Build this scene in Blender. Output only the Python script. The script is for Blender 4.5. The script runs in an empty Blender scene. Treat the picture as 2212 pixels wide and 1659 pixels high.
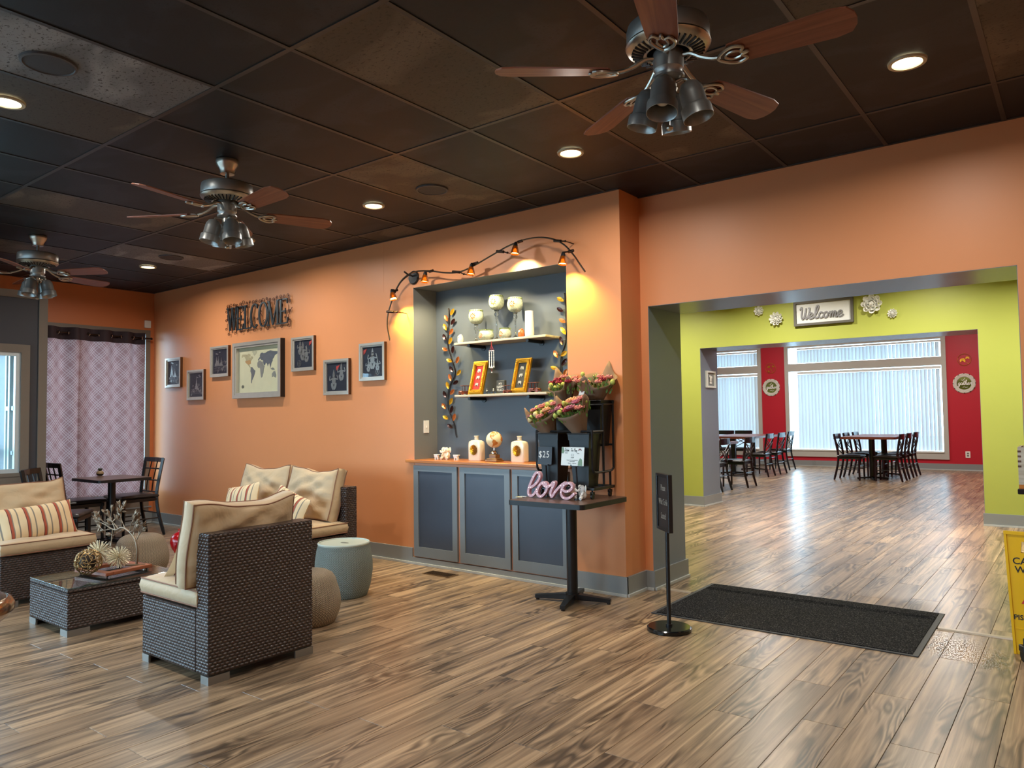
import bpy, math, random
from mathutils import Vector, Matrix, Euler
random.seed(7)
PI = math.pi
S = bpy.context.scene
COL = S.collection
# ------------------------------------------------------------------ camera
W_, H_, F_ = 2212.0, 1659.0, 1596.9
CAM = Vector((2.1287, -1.9595, 1.3000))
RX = Vector((0.79085892, 0.61186058, -0.01299182))
RY = Vector((-0.03672512, 0.02625732, -0.99898039))
RZ = Vector((-0.61089559, 0.79052968, 0.04323649))
cd = bpy.data.cameras.new('camera'); cam = bpy.data.objects.new('camera', cd); COL.objects.link(cam)
cd.sensor_width = 36.0; cd.lens = F_ / W_ * 36.0; cd.clip_start = 0.05; cd.clip_end = 200
m3 = Matrix((RX, -RY, -RZ)).transposed()
cam.matrix_world = Matrix.Translation(CAM) @ m3.to_4x4()
S.camera = cam
def _ray(px, py): return RX*((px-W_/2)/F_) + RY*((py-H_/2)/F_) + RZ
def onY(px, py, y):      # measured point of the photograph on the vertical plane y = const
    d = _ray(px, py); return CAM + d*((y-CAM.y)/d.y)
def onX(px, py, x):
    d = _ray(px, py); return CAM + d*((x-CAM.x)/d.x)
def onZ(px, py, z):
    d = _ray(px, py); return CAM + d*((z-CAM.z)/d.z)
# ------------------------------------------------------------------ sky, exposure
wd = bpy.data.worlds.new('sky'); S.world = wd; wd.use_nodes = True
nt = wd.node_tree; bg = nt.nodes['Background']
bg.inputs[0].default_value = (0.54, 0.79, 1.0, 1); bg.inputs[1].default_value = 12.0
S.view_settings.view_transform = 'Standard'; S.view_settings.look = 'None'
S.view_settings.gamma = 1.0; S.view_settings.use_curve_mapping = False
S.view_settings.exposure = 0.2
S.cycles.use_denoising = True
S.cycles.max_bounces = 9; S.cycles.diffuse_bounces = 5; S.cycles.glossy_bounces = 4
S.cycles.transmission_bounces = 6; S.cycles.transparent_max_bounces = 8
S.cycles.caustics_reflective = False; S.cycles.caustics_refractive = False
S.cycles.sample_clamp_indirect = 6.0
CE = 2.944      # ceiling height
DOWN_W, DOWN_C = 19.0, (1.0, 0.94, 0.86)
lights = []
def area(name, loc, rot, sx, sy, power, color, shape='RECTANGLE', spread=PI, portal=False):
    l = bpy.data.lights.new(name, 'AREA'); l.shape = shape; l.size = sx
    if shape in ('RECTANGLE', 'ELLIPSE'): l.size_y = sy
    l.energy = power; l.color = color; l.spread = spread
    o = bpy.data.objects.new(name, l); o.location = loc; o.rotation_euler = rot; COL.objects.link(o)
    if portal: l.cycles.is_portal = True
    return o
# daylight portals (they only guide the sky's light through the window openings)
area('window_portal', (-7.5, -3.2, 1.45), (0, -PI/2, 0), 2.3, 3.6, 1, (1, 1, 1), portal=True)
area('window_portal', (-7.5, 1.8, 1.4), (0, -PI/2, 0), 2.0, 1.8, 1, (1, 1, 1), portal=True)
area('window_portal', (-7.5, 0.0, 1.4), (0, -PI/2, 0), 2.0, 1.6, 1, (1, 1, 1), portal=True)
area('window_portal', (-3.95, -5.7, 1.48), (PI/2, 0, 0), 5.8, 1.8, 1, (1, 1, 1), portal=True)
area('window_portal', (-1.95, 16.85, 1.6), (-PI/2, 0, 0), 3.3, 2.6, 1, (1, 1, 1), portal=True)
area('window_portal', (-5.6, 16.85, 1.6), (-PI/2, 0, 0), 2.9, 2.6, 1, (1, 1, 1), portal=True)
# ------------------------------------------------------------------ materials
def lin(c): return tuple((v/12.92 if v <= .04045 else ((v+.055)/1.055)**2.4) for v in [x/255 for x in c])
MATS = {}
class NT:
    def __init__(s, name):
        s.m = bpy.data.materials.new(name); s.m.use_nodes = True; s.t = s.m.node_tree
        s.b = s.t.nodes['Principled BSDF']; s.out = s.t.nodes['Material Output']
    def n(s, typ, **k):
        nd = s.t.nodes.new(typ)
        for a, v in k.items():
            if a == 'inp':
                for i, x in v.items():
                    if hasattr(x, 'links') or isinstance(x, bpy.types.NodeSocket): s.t.links.new(x, nd.inputs[i])
                    else: nd.inputs[i].default_value = x
            else: setattr(nd, a, v)
        return nd
    def math(s, op, a, b=None, c=None):
        nd = s.t.nodes.new('ShaderNodeMath'); nd.operation = op
        for i, x in enumerate((a, b, c)):
            if x is None: continue
            if isinstance(x, bpy.types.NodeSocket): s.t.links.new(x, nd.inputs[i])
            else: nd.inputs[i].default_value = x
        return nd.outputs[0]
    def link(s, a, b): s.t.links.new(a, b)
    def mix(s, fac, a, b, mode='MIX'):
        nd = s.t.nodes.new('ShaderNodeMix'); nd.data_type = 'RGBA'; nd.blend_type = mode
        for i, x in ((0, fac), (6, a), (7, b)):
            if isinstance(x, bpy.types.NodeSocket): s.t.links.new(x, nd.inputs[i])
            else: nd.inputs[i].default_value = x if i == 0 else tuple(x)+(1,)
        return nd.outputs[2]
    def ramp(s, fac, stops, interp='LINEAR'):
        nd = s.t.nodes.new('ShaderNodeValToRGB'); cr = nd.color_ramp; cr.interpolation = interp
        while len(cr.elements) > 1: cr.elements.remove(cr.elements[-1])
        for i, (p, c) in enumerate(stops):
            e = cr.elements[0] if i == 0 else cr.elements.new(p)
            e.position = p; e.color = tuple(c)+(1,)
        s.t.links.new(fac, nd.inputs[0]); return nd.outputs[0]
    def bump(s, h, strength=.3, dist=.01):
        nd = s.n('ShaderNodeBump', inp={'Height': h, 'Strength': strength, 'Distance': dist})
        s.link(nd.outputs[0], s.b.inputs['Normal']); return nd
    def obj(s):
        return s.n('ShaderNodeTexCoord').outputs['Object']
    def noise(s, vec, scale, detail=3, rough=.5, dist=0.0):
        nd = s.n('ShaderNodeTexNoise', inp={'Scale': scale, 'Detail': detail, 'Roughness': rough, 'Distortion': dist})
        if vec is not None: s.link(vec, nd.inputs['Vector'])
        return nd.outputs[0]
    def scale(s, vec, v):
        nd = s.n('ShaderNodeVectorMath', operation='MULTIPLY'); s.link(vec, nd.inputs[0]); nd.inputs[1].default_value = v
        return nd.outputs[0]
    def sep(s, vec):
        nd = s.n('ShaderNodeSeparateXYZ'); s.link(vec, nd.inputs[0]); return nd.outputs
    def done(s, col=None, rough=None, metal=None, spec=None, **k):
        b = s.b
        if col is not None:
            if isinstance(col, bpy.types.NodeSocket): s.link(col, b.inputs['Base Color'])
            else: b.inputs['Base Color'].default_value = tuple(col)+(1,)
        if rough is not None:
            if isinstance(rough, bpy.types.NodeSocket): s.link(rough, b.inputs['Roughness'])
            else: b.inputs['Roughness'].default_value = rough
        if metal is not None: b.inputs['Metallic'].default_value = metal
        if spec is not None: b.inputs['Specular IOR Level'].default_value = spec
        for a, v in k.items(): b.inputs[a.replace('_', ' ')].default_value = v
        return s.m
def M(name, rgb, rough=.5, metal=0.0, var=.08, scale=6.0, bump=0.0, bscale=80.0, spec=.5, **k):
    """paint / plastic / metal with a little procedural tonal variation and relief"""
    if name in MATS: return MATS[name]
    t = NT(name); o = t.obj(); c = lin(rgb)
    n = t.noise(o, scale, 3)
    col = t.mix(n, [max(0, x*(1-var)) for x in c], [min(1, x*(1+var)) for x in c])
    if bump: t.bump(t.noise(o, bscale, 2), bump, .004)
    MATS[name] = t.done(col, rough, metal, spec, **k); return MATS[name]
def emit(name, rgb, st):
    if name in MATS: return MATS[name]
    t = NT(name); t.b.inputs['Base Color'].default_value = (.8, .8, .8, 1)
    t.b.inputs['Emission Color'].default_value = lin(rgb)+(1,); t.b.inputs['Emission Strength'].default_value = st
    MATS[name] = t.m; return t.m
# wall paints: eggshell with roller stipple
def paint(name, rgb, rough=.42, st=.18):
    if name in MATS: return MATS[name]
    t = NT(name); o = t.obj(); c = lin(rgb)
    n = t.noise(o, 1.3, 4, .6)
    col = t.mix(n, [x*.94 for x in c], [min(1, x*1.05) for x in c])
    t.bump(t.noise(o, 260, 3, .6), st, .0015)
    MATS[name] = t.done(col, rough, 0, .35); return MATS[name]
P_OR = paint('orange_wall_paint', (216, 143, 94), .42)
P_OR2 = paint('deep_orange_wall_paint', (206, 124, 76), .45)
P_GR = paint('grey_wall_paint', (122, 124, 122), .42)
P_SL = paint('slate_wall_paint', (92, 98, 104), .42)
P_TR = paint('grey_trim_paint', (138, 142, 142), .4, .08)
P_TP = paint('taupe_trim_paint', (120, 110, 98), .42, .08)
P_RV = paint('slate_reveal_paint', (118, 130, 144), .26)
P_WF = paint('window_frame_paint', (184, 180, 172), .4, .08)
P_CH = paint('charcoal_panel_paint', (66, 68, 74), .45)
P_GN = paint('lime_wall_paint', (170, 178, 82), .45)
P_RD = paint('red_wall_paint', (186, 32, 50), .45)
P_WT = paint('white_paint', (225, 226, 222), .4, .05)
P_SH = paint('shoe_moulding_paint', (186, 190, 188), .35, .03)
P_PK = paint('salmon_wall_paint', (214, 150, 118), .45)
BLK = M('black_metal', (22, 22, 24), .38, .1, .15)
BLKP = M('black_plastic', (18, 19, 21), .45, 0, .2, bump=.1)
NICK = M('brushed_nickel', (184, 178, 166), .3, 1.0, .06, 30)
PEWT = M('pewter_metal', (150, 152, 150), .38, .65, .06, 30)
CHRM = M('chrome', (215, 215, 215), .12, 1.0, .02)
BRNZ = M('dark_bronze_metal', (60, 46, 38), .35, .9, .1)
GOLD = M('gold_leaf', (212, 158, 44), .3, .85, .15, 20, .3, 150)
CERA = M('cream_ceramic', (238, 222, 196), .16, 0, .03)
CERW = M('white_ceramic', (238, 236, 230), .18, 0, .03)
DARKG = M('black_granite', (28, 28, 30), .2, 0, .3, 60)
def wood(name, light, dark, axis=1, rough=.4, sc=1.0):
    if name in MATS: return MATS[name]
    t = NT(name); o = t.obj()
    v = [28*sc, 28*sc, 28*sc]; v[axis] = 1.6*sc
    n = t.noise(t.scale(o, v), 1.0, 4, .6, .6)
    v2 = [160*sc, 160*sc, 160*sc]; v2[axis] = 5*sc
    g = t.noise(t.scale(o, v2), 1.0, 2)
    col = t.ramp(n, [(.3, lin(dark)), (.62, lin(light))])
    col = t.mix(t.math('MULTIPLY', g, .35), col, [x*.55 for x in lin(dark)])
    t.bump(g, .15, .002)
    MATS[name] = t.done(col, rough); return MATS[name]
W_OAK = wood('honey_oak', (205, 130, 62), (160, 84, 34), 0, .28)
W_MAH = wood('red_mahogany', (128, 62, 46), (78, 34, 26), 0, .35)
W_TBL = wood('walnut_laminate', (112, 84, 68), (74, 52, 42), 0, .3)
W_SHF = wood('pale_driftwood', (196, 184, 166), (160, 146, 128), 0, .5)
W_FAN = wood('fan_blade_walnut', (150, 92, 66), (112, 62, 44), 0, .42)
W_BOX = wood('whitewashed_crate', (206, 196, 178), (164, 150, 128), 0, .6)
W_TRAY = wood('tray_cedar', (170, 98, 62), (138, 72, 44), 1, .4)
# floor planks
def plank_mat():
    t = NT('oak_plank_floor'); tc = t.n('ShaderNodeTexCoord'); oi = t.n('ShaderNodeObjectInfo'); ge = t.n('ShaderNodeNewGeometry')
    r = t.math('FRACT', t.math('ADD', oi.outputs['Random'], t.math('MULTIPLY', ge.outputs['Random Per Island'], 7.31)))
    off = t.n('ShaderNodeCombineXYZ'); t.link(t.math('MULTIPLY', r, 43.0), off.inputs[0]); t.link(t.math('MULTIPLY', r, 171.0), off.inputs[1]); t.link(t.math('MULTIPLY', r, 29.0), off.inputs[2])
    ad = t.n('ShaderNodeVectorMath', operation='ADD'); t.link(tc.outputs['Object'], ad.inputs[0]); t.link(off.outputs[0], ad.inputs[1])
    p = ad.outputs[0]
    big = t.noise(t.scale(p, (7, 1.1, 1)), 1.0, 2, .5, .4)
    x = t.sep(p)[0]
    ring = t.math('SINE', t.math('ADD', t.math('MULTIPLY', x, 60.0), t.math('MULTIPLY', big, 75.0)))
    ring = t.math('ADD', t.math('MULTIPLY', ring, .5), .5)
    msk = t.math('SMOOTH_MIN', 1.0, t.math('MULTIPLY', t.math('SUBTRACT', t.noise(t.scale(p, (9, 1.6, 1)), 1.0, 2), .47), 7.0), .1)
    msk = t.math('MAXIMUM', msk, 0.0)
    gr = t.noise(t.scale(p, (170, 6, 1)), 1.0, 3, .6)
    streak = t.noise(t.scale(p, (24, .75, 1)), 1.0, 4, .62, .9)
    base = t.ramp(streak, [(.31, lin((74, 61, 48))), (.46, lin((148, 123, 96))), (.64, lin((212, 180, 142)))])
    tone = t.mix(t.math('MULTIPLY', t.math('FRACT', t.math('MULTIPLY', r, 13.7)), .5), base, lin((140, 115, 90)))
    tone = t.mix(t.math('MULTIPLY', t.math('FRACT', t.math('MULTIPLY', r, 5.3)), .22), tone, lin((104, 92, 80)))
    dk = t.math('MULTIPLY', t.math('MULTIPLY', ring, msk), .8)
    col = t.mix(dk, tone, lin((50, 40, 32)))
    col = t.mix(t.math('MULTIPLY', gr, .22), col, lin((66, 52, 40)))
    t.bump(t.math('ADD', t.math('MULTIPLY', gr, .5), t.math('MULTIPLY', dk, -.6)), .06, .003)
    ro = t.math('ADD', t.math('MULTIPLY', gr, .10), .25)
    return t.done(col, ro, 0, .5)
PLK = plank_mat()
# ceiling tile
def tile_mat(name, base, pit, amt):
    t = NT(name); tc = t.n('ShaderNodeTexCoord'); oi = t.n('ShaderNodeObjectInfo')
    ad = t.n('ShaderNodeVectorMath', operation='ADD'); t.link(tc.outputs['Object'], ad.inputs[0])
    cb = t.n('ShaderNodeCombineXYZ'); t.link(t.math('MULTIPLY', oi.outputs['Random'], 50.0), cb.inputs[0]); t.link(t.math('MULTIPLY', oi.outputs['Random'], 31.0), cb.inputs[1])
    t.link(cb.outputs[0], ad.inputs[1]); p = ad.outputs[0]
    worm = t.noise(t.scale(p, (46, 70, 1)), 1.0, 4, .7, .5)
    pits = t.ramp(worm, [(.37, (1, 1, 1)), (.44, (0, 0, 0))])
    patch = t.ramp(t.noise(t.scale(p, (1.6, 2.6, 1)), 1.0, 2, .5, .8), [(.5, (0, 0, 0)), (.6, (1, 1, 1))])
    c = t.mix(t.math('MULTIPLY', patch, .7), lin(base), [min(1, x*2.3) for x in lin(base)])
    c = t.mix(t.math('MULTIPLY', pits, amt), c, lin(pit))
    t.bump(pits, -.5, .003)
    return t.done(c, .5, 0, .25)
T_BLK = tile_mat('black_ceiling_tile', (26, 30, 36), (22, 22, 24), .7)
T_GRY_SHEEN = tile_mat('sheen_grey_ceiling_tile', (104, 108, 114), (36, 36, 38), .9)  # grey tile, its colour lightened to hold the window sheen
T_BRN = tile_mat('brown_ceiling_tile', (72, 66, 58), (36, 30, 26), .8)
# woven plastic rattan (bump of over-under strands), sides and top
def wicker(name, top=False):
    t = NT(name); s = t.sep(t.obj())
    if top: u, v = s[0], s[1]
    else: u, v = t.math('ADD', s[0], s[1]), s[2]
    rv = t.math('DIVIDE', v, .0155); row = t.math('FLOOR', rv)
    par = t.math('MULTIPLY', t.math('MODULO', t.math('ABSOLUTE', row), 2.0), .5)
    cu = t.math('FRACT', t.math('ADD', t.math('DIVIDE', u, .027), par))
    hu = t.math('SINE', t.math('MULTIPLY', cu, PI)); hv = t.math('SINE', t.math('MULTIPLY', t.math('FRACT', rv), PI))
    h = t.math('MULTIPLY', t.math('POWER', hu, .7), t.math('POWER', hv, .6))
    col = t.mix(h, lin((20, 14, 13)), lin((74, 56, 50)))
    t.bump(h, 1.0, .006)
    return t.done(col, .3, 0, .6)
WIC = wicker('dark_brown_rattan'); WICT = wicker('dark_brown_rattan_top', True)
def knit(name, rgb, N, rough=.45):
    t = NT(name); s = t.sep(t.obj())
    th = t.math('ARCTAN2', s[1], s[0]); c = t.math('FRACT', t.math('MULTIPLY', th, N/(2*PI)))
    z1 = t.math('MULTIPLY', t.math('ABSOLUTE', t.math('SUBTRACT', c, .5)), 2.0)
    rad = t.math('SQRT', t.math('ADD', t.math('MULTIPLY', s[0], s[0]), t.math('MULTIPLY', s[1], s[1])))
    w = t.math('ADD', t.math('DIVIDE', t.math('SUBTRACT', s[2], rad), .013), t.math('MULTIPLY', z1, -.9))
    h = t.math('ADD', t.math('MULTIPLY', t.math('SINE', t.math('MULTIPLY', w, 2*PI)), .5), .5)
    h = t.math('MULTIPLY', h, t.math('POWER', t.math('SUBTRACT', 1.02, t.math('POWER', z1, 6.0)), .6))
    c0 = lin(rgb); col = t.mix(h, [x*.28 for x in c0], c0)  # shade between the stitches is put into the colour too
    t.bump(h, .8, .006)
    return t.done(col, rough)
KN_G = knit('sage_knit_plastic', (158, 170, 162), 72); KN_T = knit('taupe_knit_plastic', (200, 180, 152), 60)
def fabric(name, rgb, rough=.8, wr=.35):
    t = NT(name); o = t.obj(); c = lin(rgb)
    w = t.noise(o, 5.5, 3, .55, 1.2)
    col = t.mix(w, [x*.92 for x in c], [min(1, x*1.05) for x in c])
    f = t.noise(o, 500, 2)
    t.bump(t.math('ADD', w, t.math('MULTIPLY', f, .02)), wr, .03)
    return t.done(col, rough, 0, .3, Sheen_Weight=.2)
FAB = fabric('tan_polyester_fabric', (194, 168, 132), .55); FABP = M('brown_piping', (138, 96, 72), .7)
def striped(name, period=.105, axis=0):
    t = NT(name); s = t.sep(t.obj()); f = t.math('FRACT', t.math('ADD', t.math('DIVIDE', s[axis], period), 10.0))
    cr, ru, gy, dk = lin((224, 198, 156)), lin((168, 78, 52)), lin((132, 122, 108)), lin((92, 44, 40))
    col = t.ramp(f, [(0, cr), (.16, dk), (.2, ru), (.34, gy), (.4, cr), (.66, gy), (.74, cr)], 'CONSTANT')
    t.bump(t.noise(t.obj(), 6, 3), .3, .03)
    return t.done(col, .8)
STR = striped('striped_cotton')
def glassm(name, rgb=(1, 1, 1), rough=0.0, ior=1.45, thin=True):
    t = NT(name)
    if thin:   # thin architectural pane: mostly clear with a fresnel reflection
        tr = t.n('ShaderNodeBsdfTransparent'); tr.inputs[0].default_value = tuple(rgb)+(1,)
        gl = t.n('ShaderNodeBsdfGlossy'); gl.inputs['Roughness'].default_value = max(rough, .02)
        fr = t.n('ShaderNodeFresnel'); fr.inputs[0].default_value = ior
        ge = t.n('ShaderNodeNewGeometry'); fc = t.math('MULTIPLY', fr.outputs[0], t.math('SUBTRACT', 1.0, ge.outputs['Backfacing']))
        mx = t.n('ShaderNodeMixShader'); t.link(fc, mx.inputs[0]); t.link(tr.outputs[0], mx.inputs[1]); t.link(gl.outputs[0], mx.inputs[2])
        t.link(mx.outputs[0], t.out.inputs[0]); return t.m
    return t.done(rgb, rough, 0, .5, Transmission_Weight=1.0, IOR=ior)
PANE = glassm('window_glass', (.93, .97, .98)); TINT = glassm('table_glass', (.82, .9, .88), .01, 1.6)
PICG = glassm('picture_glass', (1, 1, 1), .02, 1.5); CLR = glassm('clear_crystal', (.95, .97, .95), .02, 1.45, False)
AMB = M('amber_art_glass', (150, 74, 12), .12, 0, .3, 30, Transmission_Weight=.45)
def translucent(name, rgb, tr=.5, pattern=None):
    t = NT(name); c = lin(rgb)
    col = None
    if pattern == 'diamond':
        s = t.sep(t.obj()); a = t.math('FRACT', t.math('DIVIDE', t.math('ADD', s[1], t.math('MULTIPLY', s[2], .8)), .15))
        b = t.math('FRACT', t.math('DIVIDE', t.math('SUBTRACT', s[1], t.math('MULTIPLY', s[2], .8)), .15))
        def ln(x):
            d = t.math('ABSOLUTE', t.math('SUBTRACT', x, .5))
            e = t.math('LESS_THAN', t.math('ABSOLUTE', t.math('SUBTRACT', d, .42)), .028)
            g = t.math('LESS_THAN', t.math('ABSOLUTE', t.math('SUBTRACT', d, .22)), .02)
            return t.math('MAXIMUM', e, g)
        L = t.math('MAXIMUM', ln(a), ln(b))
        col = t.mix(t.math('MULTIPLY', L, .7), c, lin((190, 168, 166)))
    d = t.n('ShaderNodeBsdfDiffuse'); tl = t.n('ShaderNodeBsdfTranslucent'); mx = t.n('ShaderNodeMixShader'); mx.inputs[0].default_value = tr
    for x in (d, tl):
        if col is None: x.inputs[0].default_value = c+(1,)
        else: t.link(col, x.inputs[0])
    t.link(d.outputs[0], mx.inputs[1]); t.link(tl.outputs[0], mx.inputs[2]); t.link(mx.outputs[0], t.out.inputs[0])
    return t.m
CURT = translucent('mauve_curtain_fabric', (146, 112, 112), .18, 'diamond'); SLAT = translucent('blind_vinyl', (222, 227, 230), .22)
CURB = M('dark_plum_band', (52, 38, 44), .8)
# mosaic glass
def mosaic():
    t = NT('cracked_mosaic_glass'); v = t.n('ShaderNodeTexVoronoi', feature='DISTANCE_TO_EDGE', inp={'Scale': 95.0}); t.link(t.obj(), v.inputs['Vector'])
    v2 = t.n('ShaderNodeTexVoronoi', inp={'Scale': 95.0}); t.link(t.obj(), v2.inputs['Vector'])
    e = t.ramp(v.outputs['Distance'], [(0, (1, 1, 1)), (.05, (0, 0, 0))])
    c = t.mix(t.sep(v2.outputs['Color'])[0], lin((206, 206, 176)), lin((168, 180, 156)))
    c = t.mix(e, c, lin((150, 150, 120))); t.bump(e, -.4, .002)
    return t.done(c, .16, 0, .6)
MOS = mosaic(); MGR = M('green_mosaic', (112, 124, 66), .2); MAM = M('amber_mosaic', (176, 96, 40), .2)
def carpet():
    t = NT('charcoal_mat_carpet'); o = t.obj(); n = t.noise(o, 120, 4, .8); m = t.noise(t.scale(o, (40, 260, 1)), 1, 2)
    c = t.ramp(n, [(.4, lin((16, 16, 17))), (.56, lin((46, 45, 45))), (.66, lin((120, 118, 114)))])
    t.bump(t.math('ADD', n, t.math('MULTIPLY', m, .5)), .9, .006); return t.done(c, .95, 0, .1)
CARP = carpet()
LEAFG = M('green_foliage', (96, 124, 52), .5, 0, .25, 40); KRAFT = M('brown_kraft_paper', (124, 98, 76), .75, 0, .08, 5, .15, 40)
YEL = M('yellow_plastic', (232, 182, 12), .35, 0, .08, 4, .08, 30)
SILV = M('silver_foil', (176, 176, 172), .35, .8, .2, 60, .3, 90); NAVY = M('navy_velvet', (18, 26, 42), .6)
# ------------------------------------------------------------------ mesh builder
class B:
    def __init__(s): s.v = []; s.f = []; s.x = None
    def _a(s, vs, fs):
        n = len(s.v)
        s.v += [tuple(s.x @ Vector(p)) for p in vs] if s.x is not None else [tuple(p) for p in vs]
        s.f += [tuple(i+n for i in f) for f in fs]; return s
    def box(s, a, b):
        (x0, y0, z0), (x1, y1, z1) = a, b
        vs = [(x0,y0,z0),(x1,y0,z0),(x1,y1,z0),(x0,y1,z0),(x0,y0,z1),(x1,y0,z1),(x1,y1,z1),(x0,y1,z1)]
        return s._a(vs, [(0,3,2,1),(4,5,6,7),(0,1,5,4),(1,2,6,5),(2,3,7,6),(3,0,4,7)])
    def bbox(s, a, b, r=.004):      # box with chamfered edges
        (x0, y0, z0), (x1, y1, z1) = a, b; vs = []; 
        for z, i in ((z0, r), (z0+r, 0), (z1-r, 0), (z1, r)):
            j = r
            if i: pts = [(x0+r, y0+r), (x1-r, y0+r), (x1-r, y1-r), (x0+r, y1-r)]; pts = [p for q in pts for p in (q, q)]
            else: pts = [(x0, y0+j), (x0+j, y0), (x1-j, y0), (x1, y0+j), (x1, y1-j), (x1-j, y1), (x0+j, y1), (x0, y1-j)]
            vs += [(p[0], p[1], z) for p in pts]
        fs = [tuple(range(7, -1, -1)), tuple(range(24, 32))]
        for k in range(3):
            for i in range(8):
                j = (i+1) % 8; fs.append((k*8+i, k*8+j, k*8+8+j, k*8+8+i))
        return s._a(vs, fs)
    def prism(s, poly, z0, z1, plane='xy'):
        n = len(poly); vs = []
        for z in (z0, z1):
            for p in poly:
                vs.append({'xy': (p[0], p[1], z), 'xz': (p[0], z, p[1]), 'yz': (z, p[0], p[1])}[plane])
        a = sum(poly[i][0]*poly[(i+1) % n][1]-poly[(i+1) % n][0]*poly[i][1] for i in range(n))
        flip = (a < 0) != (plane == 'xz')
        f0 = tuple(range(n-1, -1, -1)); f1 = tuple(range(n, 2*n))
        fs = [f0, f1]+[(i, (i+1) % n, n+(i+1) % n, n+i) for i in range(n)]
        if flip: fs = [tuple(reversed(f)) for f in fs]
        return s._a(vs, fs)
    def tube(s, pts, r, n=8, caps=True, closed=False):
        pts = [Vector(p) for p in pts]; m = len(pts); R = r if isinstance(r, (list, tuple)) else [r]*m
        vs = []; up = None
        for i, p in enumerate(pts):
            if closed: t = pts[(i+1) % m]-pts[i-1]
            else: t = pts[min(i+1, m-1)]-pts[max(i-1, 0)]
            if t.length < 1e-9: t = Vector((0, 0, 1))
            t.normalize()
            if up is None:
                up = Vector((0, 0, 1)) if abs(t.z) < .9 else Vector((1, 0, 0))
            a = t.cross(up)
            if a.length < 1e-6: a = t.cross(Vector((0, 1, 0)))
            a.normalize(); b = a.cross(t).normalized(); up = b
            for k in range(n):
                an = 2*PI*k/n; vs.append(p+(a*math.cos(an)+b*math.sin(an))*R[i])
        fs = []
        rng = m if closed else m-1
        for i in range(rng):
            j = (i+1) % m
            for k in range(n):
                l = (k+1) % n; fs.append((i*n+k, i*n+l, j*n+l, j*n+k))
        if caps and not closed: fs += [tuple(range(n-1, -1, -1)), tuple(range((m-1)*n, m*n))]
        return s._a(vs, fs)
    def cyl(s, p, r, h, n=24, r2=None): 
        p = Vector(p); return s.lathe([(0, 0), (r, 0), (r2 if r2 is not None else r, h), (0, h)], n, p)
    def lathe(s, prof, n=24, o=(0, 0, 0), sx=1, sy=1):
        o = Vector(o); vs = []; idx = []
        for r, z in prof:
            if r < 1e-6: idx.append([len(vs)]*n); vs.append(o+Vector((0, 0, z)))
            else:
                idx.append(list(range(len(vs), len(vs)+n)))
                vs += [o+Vector((r*sx*math.cos(2*PI*k/n), r*sy*math.sin(2*PI*k/n), z)) for k in range(n)]
        fs = []
        for i in range(len(prof)-1):
            for k in range(n):
                l = (k+1) % n; q = [idx[i][k], idx[i][l], idx[i+1][l], idx[i+1][k]]
                q = [x for j, x in enumerate(q) if x != q[j-1]]
                if len(q) >= 3: fs.append(tuple(q))
        return s._a(vs, fs)
    def ball(s, c, r, n=14, sx=1, sy=1, sz=1):
        m = max(6, n//2)
        return s.lathe([(math.sin(PI*i/m)*r, -math.cos(PI*i/m)*r*sz) for i in range(m+1)], n, c, sx, sy)
    def ribbon(s, pts, w, t, plane='xz', at=0.0):   # flat bar following a 2-D path
        m = len(pts); L = []; Rr = []
        for i, p in enumerate(pts):
            a = pts[max(i-1, 0)]; b = pts[min(i+1, m-1)]; dx, dy = b[0]-a[0], b[1]-a[1]; l = math.hypot(dx, dy) or 1
            ww = (w[i] if isinstance(w, list) else w)/2
            nx, ny = -dy/l*ww, dx/l*ww; L.append((p[0]+nx, p[1]+ny)); Rr.append((p[0]-nx, p[1]-ny))
        vs = []
        for q in (L, Rr):
            for z0_ in (at, at+t):
                for i_, p in enumerate(q):
                    z = z0_-i_*2.5e-5
                    vs.append((p[0], z, p[1]) if plane == 'xz' else ((p[0], p[1], z) if plane == 'xy' else (z, p[0], p[1])))
        fs = []
        for i in range(m-1):
            a, b, c, d = i, i+1, m+i, m+i+1; e, f, g, h = 2*m+i, 2*m+i+1, 3*m+i, 3*m+i+1
            fs += [(a, b, d, c), (e, g, h, f), (a, e, f, b), (c, d, h, g)]
        fs += [(0, m, 3*m, 2*m), (m-1, 3*m-1, 4*m-1, 2*m-1)]
        return s._a(vs, fs)
    def build(s, name, mat, parent=None, smooth=True, label=None, kind=None, ang=35):
        me = bpy.data.meshes.new(name); me.from_pydata(s.v, [], s.f); me.materials.append(mat); me.update()
        if smooth:
            me.polygons.foreach_set('use_smooth', [True]*len(me.polygons)); 
            try: me.set_sharp_from_angle(angle=math.radians(ang))
            except Exception: pass
        o = bpy.data.objects.new(name, me); COL.objects.link(o)
        if parent is not None: o.parent = parent
        if label: o['label'] = label
        if kind: o['kind'] = kind
        return o
def tag(o, label, cat, group=None):
    o['label'] = label; o['category'] = cat
    if group: o['group'] = group
    return o
def thing(name, label, cat, loc=(0, 0, 0), rz=0.0, group=None, rot=None):
    o = bpy.data.objects.new(name, None); COL.objects.link(o); o.location = loc
    o.rotation_euler = rot if rot else (0, 0, rz); o.empty_display_size = .05
    return tag(o, label, cat, group)
def struct(name, b, mat, parent=None, smooth=False):
    return b.build(name, mat, parent, smooth, kind=None if parent is not None else 'structure')
def dup(root, loc=None, rz=None, label=None, group=None, parent=None):
    r = root.copy(); COL.objects.link(r)
    if parent is not None: r.parent = parent
    if loc is not None: r.location = loc
    if rz is not None: r.rotation_euler = (0, 0, rz)
    if label: r['label'] = label
    if group: r['group'] = group
    for c in list(root.children): dup(c, parent=r)
    return r
def at(x, y, z): return Matrix.Translation((x, y, z))
def rot(ax, d): return Matrix.Rotation(math.radians(d), 4, ax)
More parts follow.
